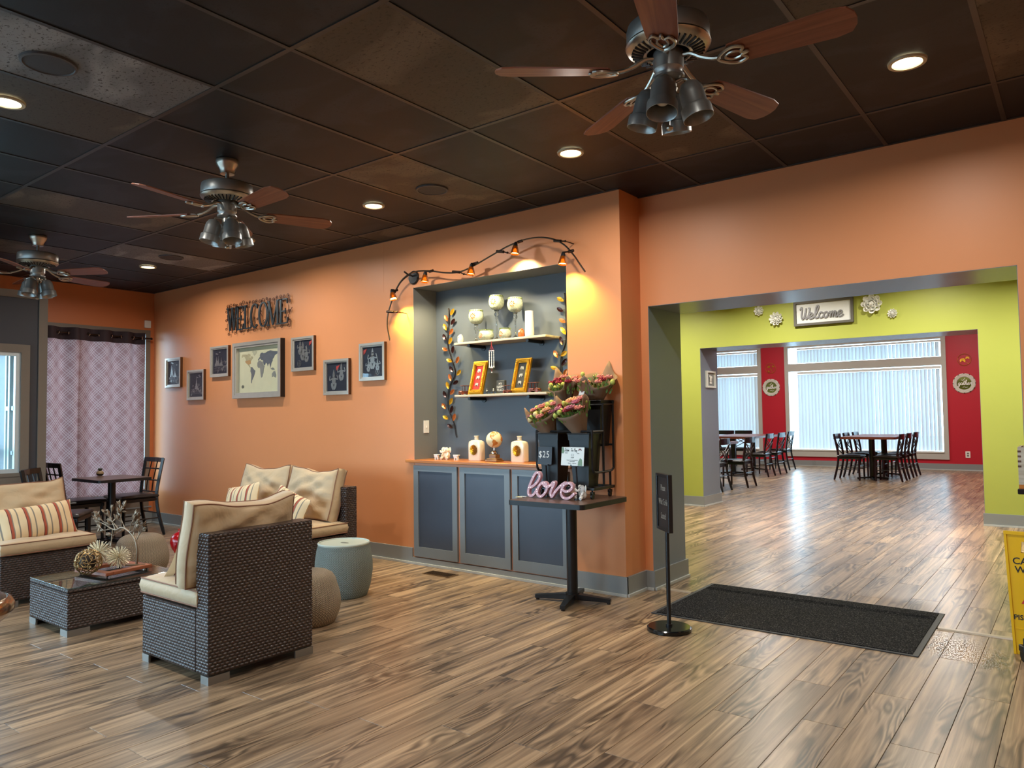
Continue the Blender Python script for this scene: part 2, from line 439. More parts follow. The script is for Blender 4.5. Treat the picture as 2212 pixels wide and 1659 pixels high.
def smooth_path(p, k=5, closed=False):
    out = []; n = len(p)
    if n < 3: return list(p)
    rng = n if closed else n-1
    for i in range(rng):
        P = [p[(i+j-1) % n] if closed else p[min(max(i+j-1, 0), n-1)] for j in range(4)]
        for s_ in range(k):
            t = s_/k; q = []
            for c in range(len(p[0])):
                a, b, c_, d = (P[j][c] for j in range(4))
                q.append(.5*((2*b)+(c_-a)*t+(2*a-5*b+4*c_-d)*t*t+(-a+3*b-3*c_+d)*t**3))
            out.append(tuple(q))
    if not closed: out.append(tuple(p[-1]))
    return out
def text(s, size, ext, mat, parent, loc, rotm, name='lettering', align='CENTER', sx=1.0, spacing=1.0, line=1.0, label=None, off=0.0):
    cu = bpy.data.curves.new(name, 'FONT'); cu.body = s; cu.size = size; cu.extrude = ext; cu.align_x = align; cu.align_y = 'CENTER'
    cu.space_character = spacing; cu.space_line = line; cu.offset = off; cu.resolution_u = 3
    tmp = bpy.data.objects.new('tmp', cu); COL.objects.link(tmp)
    dg = bpy.context.evaluated_depsgraph_get(); me = bpy.data.meshes.new_from_object(tmp.evaluated_get(dg))
    bpy.data.objects.remove(tmp); bpy.data.curves.remove(cu)
    me.name = name; me.materials.clear(); me.materials.append(mat)
    o = bpy.data.objects.new(name, me); COL.objects.link(o)
    me.transform(Matrix.Diagonal((sx, 1, 1, 1)))
    o.parent = parent; o.matrix_local = Matrix.Translation(loc) @ rotm
    if label: o['label'] = label
    return o
FACE_Y = Matrix.Rotation(PI/2, 4, 'X')       # text plane facing -y
GLY = {  # connected script letters as pen strokes, x-height .45
 'e': ([[(0, .16), (.16, .2), (.3, .32), (.25, .45), (.12, .42), (.04, .25), (.07, .06), (.2, 0), (.34, .06), (.44, .16)]], .42),
 'l': ([[(0, .12), (.16, .42), (.28, .82), (.24, .98), (.14, .92), (.09, .6), (.08, .2), (.14, .02), (.28, .05), (.34, .14)]], .33),
 'o': ([[(.22, .45), (.08, .38), (.03, .18), (.12, .01), (.26, .05), (.33, .24), (.25, .43), (.22, .45), (.32, .34), (.46, .36)]], .42),
 'c': ([[(.3, .38), (.2, .46), (.07, .36), (.04, .15), (.14, .01), (.28, .06), (.38, .16)]], .36),
 'm': ([[(0, .32), (.07, .44), (.1, .3), (.09, 0)], [(.1, .22), (.2, .43), (.28, .38), (.27, 0)], [(.28, .22), (.38, .43), (.46, .38), (.45, .1), (.52, 0), (.62, .12)]], .6),
 'W': ([[(-.06, .75), (.04, .95), (.1, .8), (.09, .3), (.16, .02), (.28, .1), (.36, .5), (.4, .85)], [(.4, .85), (.37, .3), (.44, .02), (.56, .12), (.66, .55), (.66, .85), (.58, .8)]], .62),
 'g': ([[(.3, .38), (.18, .46), (.05, .34), (.05, .12), (.16, .02), (.28, .16), (.32, .42), (.3, 0), (.24, -.34), (.1, -.42), (.04, -.28), (.2, -.08), (.42, .12)]], .4),
 'a': ([[(.3, .36), (.18, .46), (.05, .34), (.05, .12), (.16, .02), (.28, .16), (.32, .42), (.31, .1), (.38, .01), (.46, .12)]], .44),
 't': ([[(0, .12), (.12, .5), (.18, .85), (.13, .4), (.14, .06), (.24, .01), (.32, .1)], [(-.02, .58), (.34, .62)]], .3),
 'h': ([[(0, .12), (.14, .5), (.24, .9), (.18, .98), (.1, .8), (.08, 0)], [(.08, .2), (.2, .44), (.28, .38), (.27, .1), (.34, .01), (.44, .12)]], .42),
 'r': ([[(0, .14), (.1, .46), (.14, .48), (.26, .42), (.22, .2), (.26, .03), (.38, .1)]], .34),
 'S': ([[(.4, .8), (.3, .95), (.12, .85), (.16, .6), (.34, .4), (.3, .1), (.1, .02), (0, .15)]], .45), 'n': ([[(0, .32), (.07, .44), (.09, 0)], [(.09, .22), (.22, .44), (.28, .3), (.28, .06), (.4, .06)]], .4),
 'T': ([[(0, .85), (.45, .92)], [(.24, .9), (.2, .4), (.16, 0)]], .42), 'P': ([[(.1, .9), (.08, .4), (.04, 0)], [(.08, .85), (.3, .95), (.4, .7), (.1, .45)]], .42), 'y': ([[(0, .4), (.1, .1), (.26, .3)], [(.3, .44), (.2, -.1), (.02, -.35)]], .36), ' ': ([], .3)}
def script_word(b, w, x0, z0, size, width, t, y, slant=.18, k=4):
    x = x0
    for ch in w:
        st, adv = GLY[ch]
        for p in st:
            pts = [(x+(a+slant*c)*size, z0+c*size) for a, c in smooth_path(p, k)]
            b.ribbon(pts, width, t, 'xz', y)
        x += adv*size
    return x
def visible(p, m=60):
    q = Vector(p)-CAM; z = q.dot(RZ)
    if z < .2: return 0
    x = W_/2+F_*q.dot(RX)/z; y = H_/2+F_*q.dot(RY)/z
    return z if -m < x < W_+m and -m < y < H_+m else 0
# ================================================================== SETTING
XL, YB, YW = -7.354, 2.751, 3.05
g = B().box((-40, -30, -.25), (30, 45, -.12)); struct('ground', g, M('asphalt', (120, 120, 118), .9, 0, .1, 2, .3, 60))
flr = struct('floor', B().box((XL-.1, -5.6, -.12), (5.2, 16.9, -.008)), M('subfloor', (52, 42, 34), .8))
# planks .172 wide running away from the orange wall
PW, PL = .172, 1.26
def plank_bm(b, x, y0, y1):
    g_ = .0007; r = .001; z = -.009; x0, x1, y0, y1 = x+g_, x+PW-g_, y0+g_, y1-g_
    b._a([(x0, y0, z), (x1, y0, z), (x1, y1, z), (x0, y1, z), (x0+r, y0+r, 0), (x1-r, y0+r, 0), (x1-r, y1-r, 0), (x0+r, y1-r, 0), (x0, y0, -.002), (x1, y0, -.002), (x1, y1, -.002), (x0, y1, -.002)],
         [(4, 5, 6, 7), (8, 9, 5, 4), (9, 10, 6, 5), (10, 11, 7, 6), (11, 8, 4, 7), (0, 1, 9, 8), (1, 2, 10, 9), (2, 3, 11, 10), (3, 0, 8, 11)])
cells = []
for i in range(-53, 21):
    x = 1.650+i*PW
    y = -5.6-(i*0.47 % 1)*PL+random.uniform(-.1, .1)
    while y < 16.6:
        y1 = y+PL; a, b_ = max(y, -5.6), min(y1, 16.6)
        if a < 3.10 < b_: parts_ = [(a, 3.10), (3.145, b_)]
        else: parts_ = [(a, b_)] if not (3.10 <= a < 3.145) else [(3.145, b_)]
        for a, b_ in parts_:
            if b_-a < .03 or not (XL <= x+PW/2 <= 5.1): continue
            if 3.62 < (a+b_)/2 and not (-7.4 < x < 5): continue
            full = abs(b_-a-PL) < 1e-4
            c = (x+PW/2, (a+b_)/2, 0); vz = max(visible(c), visible((c[0], a, 0)), visible((c[0], b_, 0)))
            hid = a > 3.6 and (x < -1.3-(a-3.6)*.45 or x > 2.1)
            cells.append((vz if vz and not hid else 99, x, a, b_, full))
        y = y1
cells.sort(key=lambda c: c[0])
base = B(); plank_bm(base, -PW/2, -PL/2, PL/2); pme = None
rest = B()
for k, (vz, x, a, b_, full) in enumerate(cells):
    if k < 290 and vz < 90:
        if full:
            if pme is None: o = base.build('plank', PLK, flr, False); pme = o.data
            else:
                o = bpy.data.objects.new('plank', pme); COL.objects.link(o); o.parent = flr
        else:
            bb = B(); plank_bm(bb, -PW/2, -(b_-a)/2, (b_-a)/2); o = bb.build('plank', PLK, flr, False)
        o.location = (x+PW/2, (a+b_)/2, 0)
    else: plank_bm(rest, x, a, b_)
o = rest.build('planks', PLK, flr, False); o['kind'] = 'stuff'
TP_ = [(3.098, -.002), (3.147, -.002), (3.14, .007), (3.105, .007)]
struct('trim_1', B().prism(TP_, -.44, -.172, 'yz').prism(TP_, 1.392, 1.86, 'yz'), M('oak_threshold', (176, 160, 138), .35, 0, .1, 20))
# ceiling of the front room
cl = struct('ceiling', B().box((XL-.1, -5.6, CE+.02), (5.0, 3.6, CE+.14)), M('ceiling_void', (16, 16, 17), .9))
TX, TY = .6096, 1.2192
tm = {}
random.seed(5)
sheen_grey_cells = {(-3, -1), (-9, 1)}; brown = {(-3, 1), (0, 1), (-1, 0), (-9, 1), (-4, -1)}
tstuff = B()
for i in range(-13, 8):
    for j in range(-5, 3):
        x0, x1 = max(i*TX, XL), min((i+1)*TX, 4.6); y0, y1 = max(j*TY, -5.5), min((j+1)*TY, YB if (i+1)*TX < -.4 else YW)
        if x1-x0 < .05 or y1-y0 < .05: continue
        w, d = x1-x0-.02, y1-y0-.02; cx, cy = (x0+x1)/2, (y0+y1)/2
        if any(visible((px, py, CE), 20) for px in (x0, cx, x1) for py in (y0, cy, y1)):
            key = (round(w, 3), round(d, 3))
            mat = T_GRY_SHEEN if (i, j) in sheen_grey_cells else (T_BRN if (i, j) in brown or random.random() < .1 else T_BLK)
            key = key+(mat.name,)
            if key not in tm:
                tm[key] = B().box((-w/2, -d/2, 0), (w/2, d/2, .012)).build('ceiling_tile', mat, cl, False); o = tm[key]
            else:
                o = bpy.data.objects.new('ceiling_tile', tm[key].data); COL.objects.link(o); o.parent = cl
            o.location = (cx, cy, CE+.004)
        else: tstuff.box((x0+.01, y0+.01, CE+.004), (x1-.01, y1-.01, CE+.016))
o = tstuff.build('ceiling_tiles', T_BLK, cl, False); o['kind'] = 'stuff'
TEE = M('black_ceiling_grid', (40, 40, 42), .4, 0, .1)
for j in range(-4, 3):
    B().box((XL, j*TY-.012, CE), (4.6, j*TY+.012, CE+.02)).build('grid_runner', TEE, cl, False)
tee = None
for i in range(-12, 8):
    for j in range(-5, 3):
        y1 = min((j+1)*TY, YB if i*TX < -.4 else YW)
        if not (visible((i*TX, j*TY+.3, CE), 200) or visible((i*TX, y1, CE), 200)): continue
        if j == 2: B().box((i*TX-.012, j*TY+.0125, CE), (i*TX+.012, y1, CE+.02)).build('grid_tee', TEE, cl, False); continue
        if tee is None: tee = B().box((-.012, .0125, 0), (.012, TY-.0125, .02)).build('grid_tee', TEE, cl, False); o = tee
        else: o = bpy.data.objects.new('grid_tee', tee.data); COL.objects.link(o); o.parent = cl
        o.location = (i*TX, j*TY, CE)
for (a, b_) in (((XL, YB-.02, CE-.001), (-.5, YB, CE+.02)), ((-.5, YW-.02, CE-.001), (4.6, YW, CE+.02)), ((XL, -5.5, CE-.001), (XL+.02, YB, CE+.02))):
    B().box(a, b_).build('wall_angle', TEE, cl, False)
# back wall with the display niche
NX0, NX1, NZ0, NZ1 = -2.625, -.972, .905, 2.468
wb = B().box((XL, YB, 0), (NX0, YW, CE+.05)).box((NX1, YB, 0), (-.502, YW, CE+.05)).box((NX0, YB, NZ1), (NX1, YW, CE+.05)).box((XL, YW, 0), (-.502, 3.6, 3.15))
wb = struct('wall_back', wb, P_OR)
tr = B().box((NX0-.001, YB+.0005, NZ0), (NX0+.002, YW, NZ1)).box((NX1-.002, YB+.0005, NZ0), (NX1+.001, YW, NZ1)).box((NX0, YB+.0005, NZ1-.002), (NX1, YW, NZ1+.001))
tr.build('niche_reveal', P_GR, wb, False)
B().box((NX0, YW-.004, NZ0), (NX1, YW+.001, NZ1)).build('niche_back', P_SL, wb, False)
B().box((-3.018, YB-.0012, 2.47), (-3.014, YB, CE)).build('drywall_seam', P_OR, wb, False)
# second orange wall, with the wide opening
OX0, OX1, OZ = -.44, 1.86, 2.112
w2 = struct('wall_back_2', B().box((-.502, YW, 0), (OX0, 3.6, 3.15)).box((OX1, YW, 0), (4.6, 3.6, 3.15)).box((OX0, YW, OZ), (OX1, 3.6, 3.15)), P_OR)
l = B().box((OX0, YW+.001, 0), (OX0+.003, 3.602, OZ)).box((OX1-.003, YW+.001, 0), (OX1, 3.602, OZ)).box((OX0, YW+.001, OZ-.003), (OX1, 3.602, OZ))
l.build('opening_reveal', P_RV, w2, False)
B().box((OX0-4, 3.6, 0), (OX0, 3.604, 3.1)).box((OX1, 3.6, 0), (4.9, 3.604, 3.1)).box((OX0, 3.6, OZ), (OX1, 3.604, 3.1)).build('lime_rear_face', P_GN, w2, False)
# left (storefront) wall
wl = B()
wl.box((XL-.18, -5.6, 2.46), (XL, 3.06, CE+.05)).box((XL-.18, 2.70, 0), (XL, 3.06, 2.46)).box((XL-.18, .80, 0), (XL, 1.0, 2.46)).box((XL-.18, -1.45, 0), (XL, -1.2, 2.46)).box((XL-.18, -5.6, 0), (XL, -5.1, 2.46))
wl = struct('wall_left', wl, P_OR2)
B().box((XL-.18, 1.0, 0), (XL, 2.70, .36)).box((XL-.18, -5.1, 0), (XL, -1.45, .36)).build('sill_wall', P_TP, wl, False)
B().box((XL-.05, .95, .36), (XL+.04, 2.73, .385)).box((XL-.002, .95, .2), (XL+.012, 2.73, .215)).build('window_sill', P_TR, wl, False)
def window(n, y0, y1, z0, z1, mull, mat):
    f = B()
    f.box((XL-.12, y0, z0), (XL+.012, y0+.06, z1)).box((XL-.12, y1-.06, z0), (XL+.012, y1, z1)).box((XL-.12, y0+.06, z1-.05), (XL+.012, y1-.06, z1)).box((XL-.12, y0+.06, z0), (XL+.012, y1-.06, z0+.05))
    for m in mull: f.box((XL-.1, m-.02, z0+.05), (XL-.04, m+.02, z1-.05))
    o = struct(n, f, mat)
    B().box((XL-.08, y0+.05, z0+.04), (XL-.074, y1-.05, z1-.04)).build('pane', PANE, o, False)
    return o
ALU = M('white_aluminium_frame', (205, 214, 214), .3, .2, .03)
window('window_1', 1.0, 2.70, .385, 2.46, (1.8,), P_TP)
window('window_2', -5.1, -1.45, .36, 2.46, (-3.9, -2.65), ALU)
# entry vestibule pushed into the room
VX, VY = -5.75, .918
v = B().box((XL, VY-.09, 0), (VX-.04, VY, 2.54)).box((XL, -1.2, 0), (VX-.04, -1.11, 2.54)).box((XL, -1.2, 2.45), (VX-.04, VY, 2.54))
v.box((VX-.04, .70, 0), (VX, VY, 2.54)).box((VX-.04, -1.2, 0), (VX, -.95, 2.54)).box((VX-.04, -.95, 0), (VX, .70, .83)).box((VX-.04, -.95, 1.955), (VX, .70, 2.54))
vs = struct('wall_vestibule', v, P_CH)
t_ = B(); X1 = VX+.016
t_.box((VX, .845, 0), (X1, VY, 2.54)).box((VX, -1.2, 2.47), (X1, .845, 2.54)).box((VX, -1.2, 0), (X1, -1.13, 2.47))
t_.build('corner_trim', P_TP, vs, False)
t_ = B().box((VX, .70, .715), (X1, .772, 2.03)).box((VX, -1.02, 1.955), (X1, .70, 2.03)).box((VX, -1.02, .715), (X1, .70, .83)).box((VX, -1.02, .83), (X1, -.95, 1.955)).box((VX-.05, -.95, .80), (X1+.01, .70, .832))
t_.build('window_casing', P_TP, vs, False)
wv = struct('window_3', B().box((VX-.036, .66, .832), (VX-.004, .70, 1.955)).box((VX-.036, -.95, .832), (VX-.004, -.91, 1.955)).box((VX-.036, -.91, .832), (VX-.004, .66, .87)).box((VX-.036, -.91, 1.92), (VX-.004, .66, 1.955)), ALU)
B().box((VX-.023, -.92, .86), (VX-.017, .67, 1.93)).build('pane', PANE, wv, False)
B().box((XL+.0, VY-.093, 0), (VX-.04, VY-.09, 2.45)).box((XL, -1.11, 2.447), (VX-.04, VY-.09, 2.45)).build('white_lining', P_WT, vs, False)
B().box((XL+.02, VY-.10, .1), (-6.46, VY-.094, 2.2)).build('slate_panel', P_SL, vs, False)
d = B().box((-6.46, VY-.115, .1), (-6.43, VY-.094, 2.3)).box((-6.33, VY-.13, .1), (-6.29, VY-.094, 2.3)).box((-6.22, VY-.12, .1), (-6.19, VY-.094, 2.3)).box((-6.43, VY-.12, 1.42), (-6.19, VY-.094, 1.46)).box((-6.43, VY-.12, 2.0), (-6.19, VY-.094, 2.05)).box((-6.33, VY-.12, .98), (-6.19, VY-.094, 1.02))
d.build('side_frame', ALU, vs, False)
d = B()
for yy in (-1.1, -.12, .74): d.box((XL-.12, yy, 0), (XL-.05, yy+.08, 2.3))
d.box((XL-.12, -1.1, 2.1), (XL-.05, .82, 2.2)).box((XL-.12, -1.1, 0), (XL-.05, .82, .12)).box((XL-.12, -1.1, .95), (XL-.05, .82, 1.02)).box((XL-.12, -1.1, 2.38), (XL-.05, .82, 2.46))
dr = struct('door_1', d, ALU)
B().box((XL-.09, -1.1, .1), (XL-.084, .82, 2.4)).build('pane', PANE, dr, False)
B().tube([(XL-.02, -.2, .9), (XL+.02, -.2, .93), (XL+.02, -.2, 1.25), (XL-.02, -.2, 1.28)], .012).build('door_handle', NICK, dr)
# unseen front and right walls of the front room
wf = struct('wall_front', B().box((XL-.18, -5.62, 0), (-6.9, -5.5, CE+.05)).box((-1.0, -5.62, 0), (4.7, -5.5, CE+.05)).box((-6.9, -5.62, 0), (-1.0, -5.5, .55)).box((-6.9, -5.62, 2.4), (-1.0, -5.5, CE+.05)), P_OR)
f = B().box((-6.9, -5.6, .55), (-6.84, -5.5, 2.4)).box((-1.06, -5.6, .55), (-1.0, -5.5, 2.4)).box((-6.84, -5.6, .55), (-1.06, -5.5, .61)).box((-6.84, -5.6, 2.34), (-1.06, -5.5, 2.4)).box((-5.0, -5.6, .61), (-4.94, -5.5, 2.34)).box((-3.0, -5.6, .61), (-2.94, -5.5, 2.34))
wf = struct('window_6', f, ALU); B().box((-6.85, -5.56, .6), (-1.05, -5.554, 2.35)).build('pane', PANE, wf, False)
struct('wall_right', B().box((4.6, -5.5, 0), (4.72, 3.6, CE+.05)), P_OR)
# lime room
GX0, GX1, GZ, GY0, GY1 = -2.13, 1.205, 2.218, 7.9, 8.5
wg = struct('wall_lime', B().box((-8.2, 7.9, 0), (-6, GY1, 3.5)).box((-6, GY0, 0), (GX0, GY1, 3.4)).box((GX1, GY0, 0), (5.1, GY1, 3.4)).box((GX0, GY0, GZ), (GX1, GY1, 3.4)), P_GN)
B().box((GX0, GY0+.001, 0), (GX0+.003, GY1+.002, GZ)).box((GX1-.003, GY0+.001, 0), (GX1, GY1+.002, GZ)).box((GX0, GY0+.001, GZ-.003), (GX1, GY1+.002, GZ)).build('opening_reveal', P_RV, wg, False)
struct('wall_lime_left', B().box((-6.1, 3.6, 0), (-6, 7.9, 3.2)), P_GN); struct('wall_lime_right', B().box((5.0, 3.6, 0), (5.1, 7.9, 3.2)), P_GN)
struct('ceiling_lime_room', B().box((-6.1, 3.6, 3.1), (5.1, 7.9, 3.2)), P_WT)
# dining room
FY = 16.6
wr = B()
wins = ((-3.69, -.22), (-7.7, -4.27))
wr.box((-.22, FY, 0), (3.1, FY+.2, 3.5)).box((-4.27, FY, 0), (-3.69, FY+.2, 3.5)).box((-3.69, FY, 0), (-.22, FY+.2, .23)).box((-3.69, FY, 2.98), (-.22, FY+.2, 3.5)).box((-8.1, FY, 0), (-4.27, FY+.2, .23)).box((-8.1, FY, 2.98), (-4.27, FY+.2, 3.5)).box((-8.1, FY, .23), (-7.7, FY+.2, 2.98))
wr = struct('wall_red', wr, P_RD)
struct('wall_dining_left', B().box((-8.2, GY1, 0), (-8.1, FY+.2, 3.5)), P_RD); struct('wall_dining_right', B().box((3.0, GY1, 0), (3.1, FY, 3.5)), P_RD)
struct('ceiling_dining', B().box((-8.2, GY1, 3.4), (3.1, FY+.2, 3.5)), P_WT)
for n, (x0, x1) in enumerate(wins):
    f = B(); F0, F1 = FY-.03, FY+.12; fr = .095
    f.box((x0, F0, .23), (x0+fr, F1, 2.98)).box((x1-fr, F0, .23), (x1, F1, 2.98)).box((x0+fr, F0, 2.88), (x1-fr, F1, 2.98)).box((x0+fr, F0, .23), (x1-fr, F1, .375)).box((x0+fr, F0, 2.30), (x1-fr, F1, 2.485))
    wo = struct('window_%d' % (4+n), f, P_WF)
    B().box((x0+fr, FY+.08, .37), (x1-fr, FY+.086, 2.31)).box((x0+fr, FY+.08, 2.47), (x1-fr, FY+.086, 2.89)).build('pane', PANE, wo, False)
    B().box((x0+fr, FY-.05, .375), (x1-fr, FY+.02, .405)).build('window_stool', P_WT, wo, False)
    for (z0, z1, side, grp, lab) in ((.42, 2.225, 'lower', 0, 0), (2.50, 2.82, 'transom', 0, 0)):
        bx0 = x0+fr+(.2 if n == 0 else 0.02); bx1 = x1-fr-(.0 if z0 > 1 else .015)
        nm = ('wide', 'left')[n]
        t = thing('vertical_blind', {('wide', 'lower'): 'tall white vertical blind over the wide dining room window', ('wide', 'transom'): 'short white vertical blind in the transom above the wide dining room window', ('left', 'lower'): 'tall white vertical blind on the left dining room window beside the red pier', ('left', 'transom'): 'short white vertical blind in the transom of the left dining room window'}[(nm, side)], 'blind', ((bx0+bx1)/2, FY+.03, z1))
        hw = (bx1-bx0)/2
        B().bbox((-hw, -.035, 0), (hw, .02, .055 if z0 < 1 else .04), .004).build('head_rail', P_WT, t, False)
        nsl = int((bx1-bx0)/.078); sm = None
        for k in range(nsl):
            if bx0+.04+k*.078 < -5.75: continue
            if sm is None:
                sb = B(); H = z1-z0
                sb.ribbon([(-.042, 0), (-.02, .006), (.0, .008), (.02, .006), (.042, 0)], .0012, H, 'xy', -H-.005)
                sm = sb.build('slat', SLAT, t); o = sm
            else: o = bpy.data.objects.new('slat', sm.data); COL.objects.link(o); o.parent = t
            o.location = (-hw+.04+k*.078, 0, 0); o.rotation_euler = (0, 0, math.radians(36+random.uniform(-5, 5)))
def baseboard(name, p, q, nrm, h=.14, mat=P_TR):
    """p-q along the wall foot, nrm = direction into the room"""
    (x0, y0), (x1, y1) = p, q; nx, ny = nrm; a = .016; b_ = .03
    def bx(t, z0, z1): return ((min(x0, x1, x0+nx*t, x1+nx*t), min(y0, y1, y0+ny*t, y1+ny*t), z0), (max(x0, x1, x0+nx*t, x1+nx*t), max(y0, y1, y0+ny*t, y1+ny*t), z1))
    o = struct(name, B().box(*bx(a, .001, h)), mat)
    B().box(*bx(b_, .001, .02)).build('shoe_moulding', P_SH, o, False)
    return o
baseboard('baseboard_back', (XL, YB), (NX0-.02, YB), (0, -1)); baseboard('baseboard_niche', (NX0-.02, YB), (NX1, YB), (0, -1), .06)
baseboard('baseboard_back_right', (NX1, YB), (-.486, YB), (0, -1)); baseboard('baseboard_pilaster', (-.502, YB-.014), (-.502, YW), (1, 0)); baseboard('baseboard_opening', (-.486, YW), (OX0+.016, YW), (0, -1))
baseboard('baseboard_reveal', (OX0+.003, YW-.014), (OX0+.003, 3.62), (1, 0)); baseboard('baseboard_right', (OX1, YW), (4.6, YW), (0, -1)); baseboard('baseboard_left', (XL, 1.0), (XL, YB), (1, 0))
baseboard('baseboard_lime_left', (-6, GY0), (GX0+.016, GY0), (0, -1)); baseboard('baseboard_lime_right', (GX1-.016, GY0), (5, GY0), (0, -1)); baseboard('baseboard_lime_reveal', (GX0+.003, GY0-.014), (GX0+.003, GY1+.02), (1, 0))
baseboard('baseboard_red', (-8.1, FY), (3.0, FY), (0, -1)); baseboard('baseboard_dining', (-8, GY1), (GX0, GY1), (0, 1))
# ================================================================== LIGHT FITTINGS
def downlight(x, y, label, z=CE, lit=True, grp='recessed downlights in the black ceiling'):
    t = thing('recessed_downlight', label, 'light', (x, y, z), 0, grp)
    B().lathe([(.062, -.001), (.066, -.008), (.082, -.008), (.085, .002)], 28).build('trim_ring', M('warm_white_trim', (196, 186, 160), .4), t)
    B().lathe([(0, -.001), (.063, -.001), (.063, .003), (0, .003)], 28).build('lamp_lens', emit('downlight_glow', (255, 236, 190), 16), t)
    area('downlight_lamp', (x, y, z-.012), (0, 0, 0), .11, .11, DOWN_W, DOWN_C, 'DISK', math.radians(169))
DL = [(-5.734, 1.875, 'farthest lit downlight in the ceiling, above the curtained window side'), (-3.905, 1.875, 'lit downlight partly hidden behind the lamp cups of the middle ceiling fan'), (-2.171, 1.88, 'lit downlight above the framed world map wall, left of the round ceiling speaker'), (-.358, 1.89, 'lit downlight in front of the pilaster beside the display niche'), (1.528, 1.90, 'brightest lit downlight at the top right of the photo'), (-2.187, -.586, 'lit downlight at the left edge of the photo below the large round speaker')]
for x, y, lb in DL: downlight(x, y, lb)
for x, y in ((-5.8, -.59), (-4.0, -.59), (-.36, -.59), (1.5, -.59), (3.4, -.59), (-4, -3.2), (-1, -3.2), (2, -3.2)):
    area('downlight_lamp', (x, y, CE-.012), (0, 0, 0), .11, .11, DOWN_W*.55, DOWN_C, 'DISK', math.radians(169))
for x, y in ((-2.6, 6.8), (-.9, 6.8), (.7, 6.8), (2.4, 6.8)): area('lime_room_lamp', (x, y, 3.08), (0, 0, 0), .1, .1, 48, (1, .93, .82), 'DISK', math.radians(150))
for x, y in ((-3.5, 11), (0, 11), (-3.5, 14.2), (0, 14.2)): area('dining_lamp', (x, y, 3.38), (0, 0, 0), .1, .1, 60, (1, .95, .88), 'DISK')
def speaker(x, y, label, r=.115):
    t = thing('ceiling_speaker', label, 'speaker', (x, y, CE), 0, 'round ceiling speakers')
    B().lathe([(r-.014, -.002), (r-.01, -.009), (r, -.007), (r+.002, .003)], 40).build('bezel', M('speaker_bezel', (70, 70, 74), .5), t)
    B().lathe([(0, -.006), (r-.014, -.005), (r-.013, .003)], 40).build('grille', M('speaker_grille', (58, 58, 62), .6, .3, .1, 400, .3, 500), t)
speaker(-1.575, -.615, 'large round ceiling speaker at the top left corner of the photo'); speaker(-1.546, 1.88, 'round brown ceiling speaker above the display niche'); speaker(-5.103, 1.80, 'small-looking round ceiling speaker far left beyond the middle fan')
